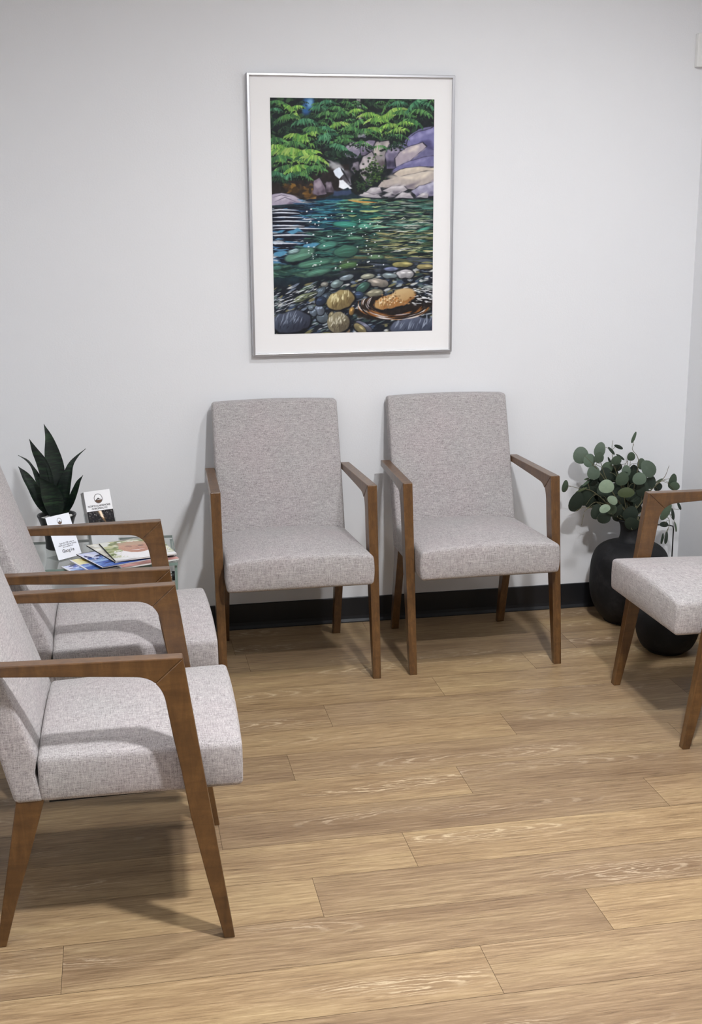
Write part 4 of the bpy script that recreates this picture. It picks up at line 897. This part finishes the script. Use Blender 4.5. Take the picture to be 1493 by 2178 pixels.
# thin wire stand beyond the vase
t = thing('wire_stand', 'thin black wire stand on the floor between the tall vase and the right wall', 'stand', (1.255, -.15, 0))
bm = bmesh.new(); path = [(0, 0, .004), (0, 0, .345), (-.003, 0, .358), (-.016, 0, .362), (-.13, .05, .362), (-.14, .052, .358), (-.143, .053, .345), (-.143, .053, .004)]
tube(bm, path, .0026, 8); obj('hoop', bm, M['rod'], t)
for x, y in ((0, 0), (-.143, .053)):
    bm = tube(bmesh.new(), [(x, y - .045, .0028), (x, y + .045, .0028)], .0026, 8); obj('foot', bm, M['rod'], t)
# wall box by the right corner
t = thing('wall_box', 'small white box fixed high on the back wall at the right edge', 'wall fixture', (1.328, 0, 2.085))
o = obj('housing', box(-.0235, -.024, 0, .0235, -.0005, .118), M['plastic'], t); bevel(o, .003, 3)

# ------------------------------------------------------------------ light
def panel(label, x, y, sx, sy, power, colr):  # added ceiling panel for soft fill, not a known fixture
    t = thing('ceiling_fill', label, 'light', (x, y, ZC))
    bm = bmesh.new(); e = .03
    for (a, b, c, d) in ((-sx / 2 - e, -sy / 2 - e, sx / 2 + e, -sy / 2), (-sx / 2 - e, sy / 2, sx / 2 + e, sy / 2 + e), (-sx / 2 - e, -sy / 2, -sx / 2, sy / 2), (sx / 2, -sy / 2, sx / 2 + e, sy / 2)): box(a, b, -.03, c, d, -.0005, bm)
    obj('frame', bm, M['lamp_frame'], t)
    q = N('lit_diffuser'); q.base((.9, .9, .9, 1)); q.b.inputs['Emission Color'].default_value = colr; q.b.inputs['Emission Strength'].default_value = power
    obj('diffuser', box(-sx / 2, -sy / 2, -.024, sx / 2, sy / 2, -.016), q.m, t)
def downlight(label, x, y, power, colr, R=.085):
    t = thing('ceiling_downlight', label, 'light', (x, y, ZC))
    o = obj('trim_ring', lathe([(R, -.001), (R + .022, -.001), (R + .020, -.006), (R + .002, -.008), (R, -.006), (R, -.001)], 40), M['lamp_frame'], t); smooth(o)
    q = N('lit_lens'); q.base((.9, .9, .9, 1)); q.b.inputs['Emission Color'].default_value = colr; q.b.inputs['Emission Strength'].default_value = power
    obj('lens', lathe([(0, -.003), (R - .0005, -.003), (R - .0005, -.0015), (0, -.0015)], 40), q.m, t)
W = (.965, .977, 1., 1)
downlight('round recessed downlight over the open floor in front of the chairs', .15, -3.1, 1430., W)
downlight('round recessed downlight nearest the framed picture', .4, -1.6, 400., W)
downlight('round recessed downlight near the left wall', -1.0, -2.7, 110., W)
panel('added soft fill light panel on the ceiling behind the viewpoint', .4, -5.6, 1.2, .6, 4.5, W)  # added fill from behind the camera
panel('added soft fill light panel over the unseen room on the right', 3.0, -4.4, 1.2, .6, 4.5, W)  # second added fill, out of view
wld = bpy.data.worlds.new('world'); scn.world = wld; wld.use_nodes = True
wld.node_tree.nodes['Background'].inputs[0].default_value = (.8, .85, .9, 1); wld.node_tree.nodes['Background'].inputs[1].default_value = .3

# ------------------------------------------------------------------ camera
cam = bpy.data.cameras.new('camera'); co = bpy.data.objects.new('camera', cam); COL.objects.link(co)
cam.sensor_fit = 'VERTICAL'; cam.sensor_height = 36.; cam.sensor_width = 36. * 1493 / 2178; cam.lens = 43.5003
fwd, up = Vector((.1812, .9553, -.2337)).normalized(), Vector((.0492, .2286, .9723)); rt = fwd.cross(up).normalized(); up = rt.cross(fwd)
m = Matrix((rt, up, -fwd)).transposed().to_4x4(); m.translation = (-.873, -4.5535, 1.5579); co.matrix_world = m
scn.camera = co
vs = scn.view_settings; scn.display_settings.display_device = 'sRGB'; vs.view_transform = 'Standard'; vs.look = 'None'; vs.gamma = 1.; vs.use_curve_mapping = False; vs.exposure = -0.1
scn.cycles.use_denoising = True; scn.cycles.max_bounces = 12; scn.cycles.transparent_max_bounces = 24; scn.cycles.diffuse_bounces = 6
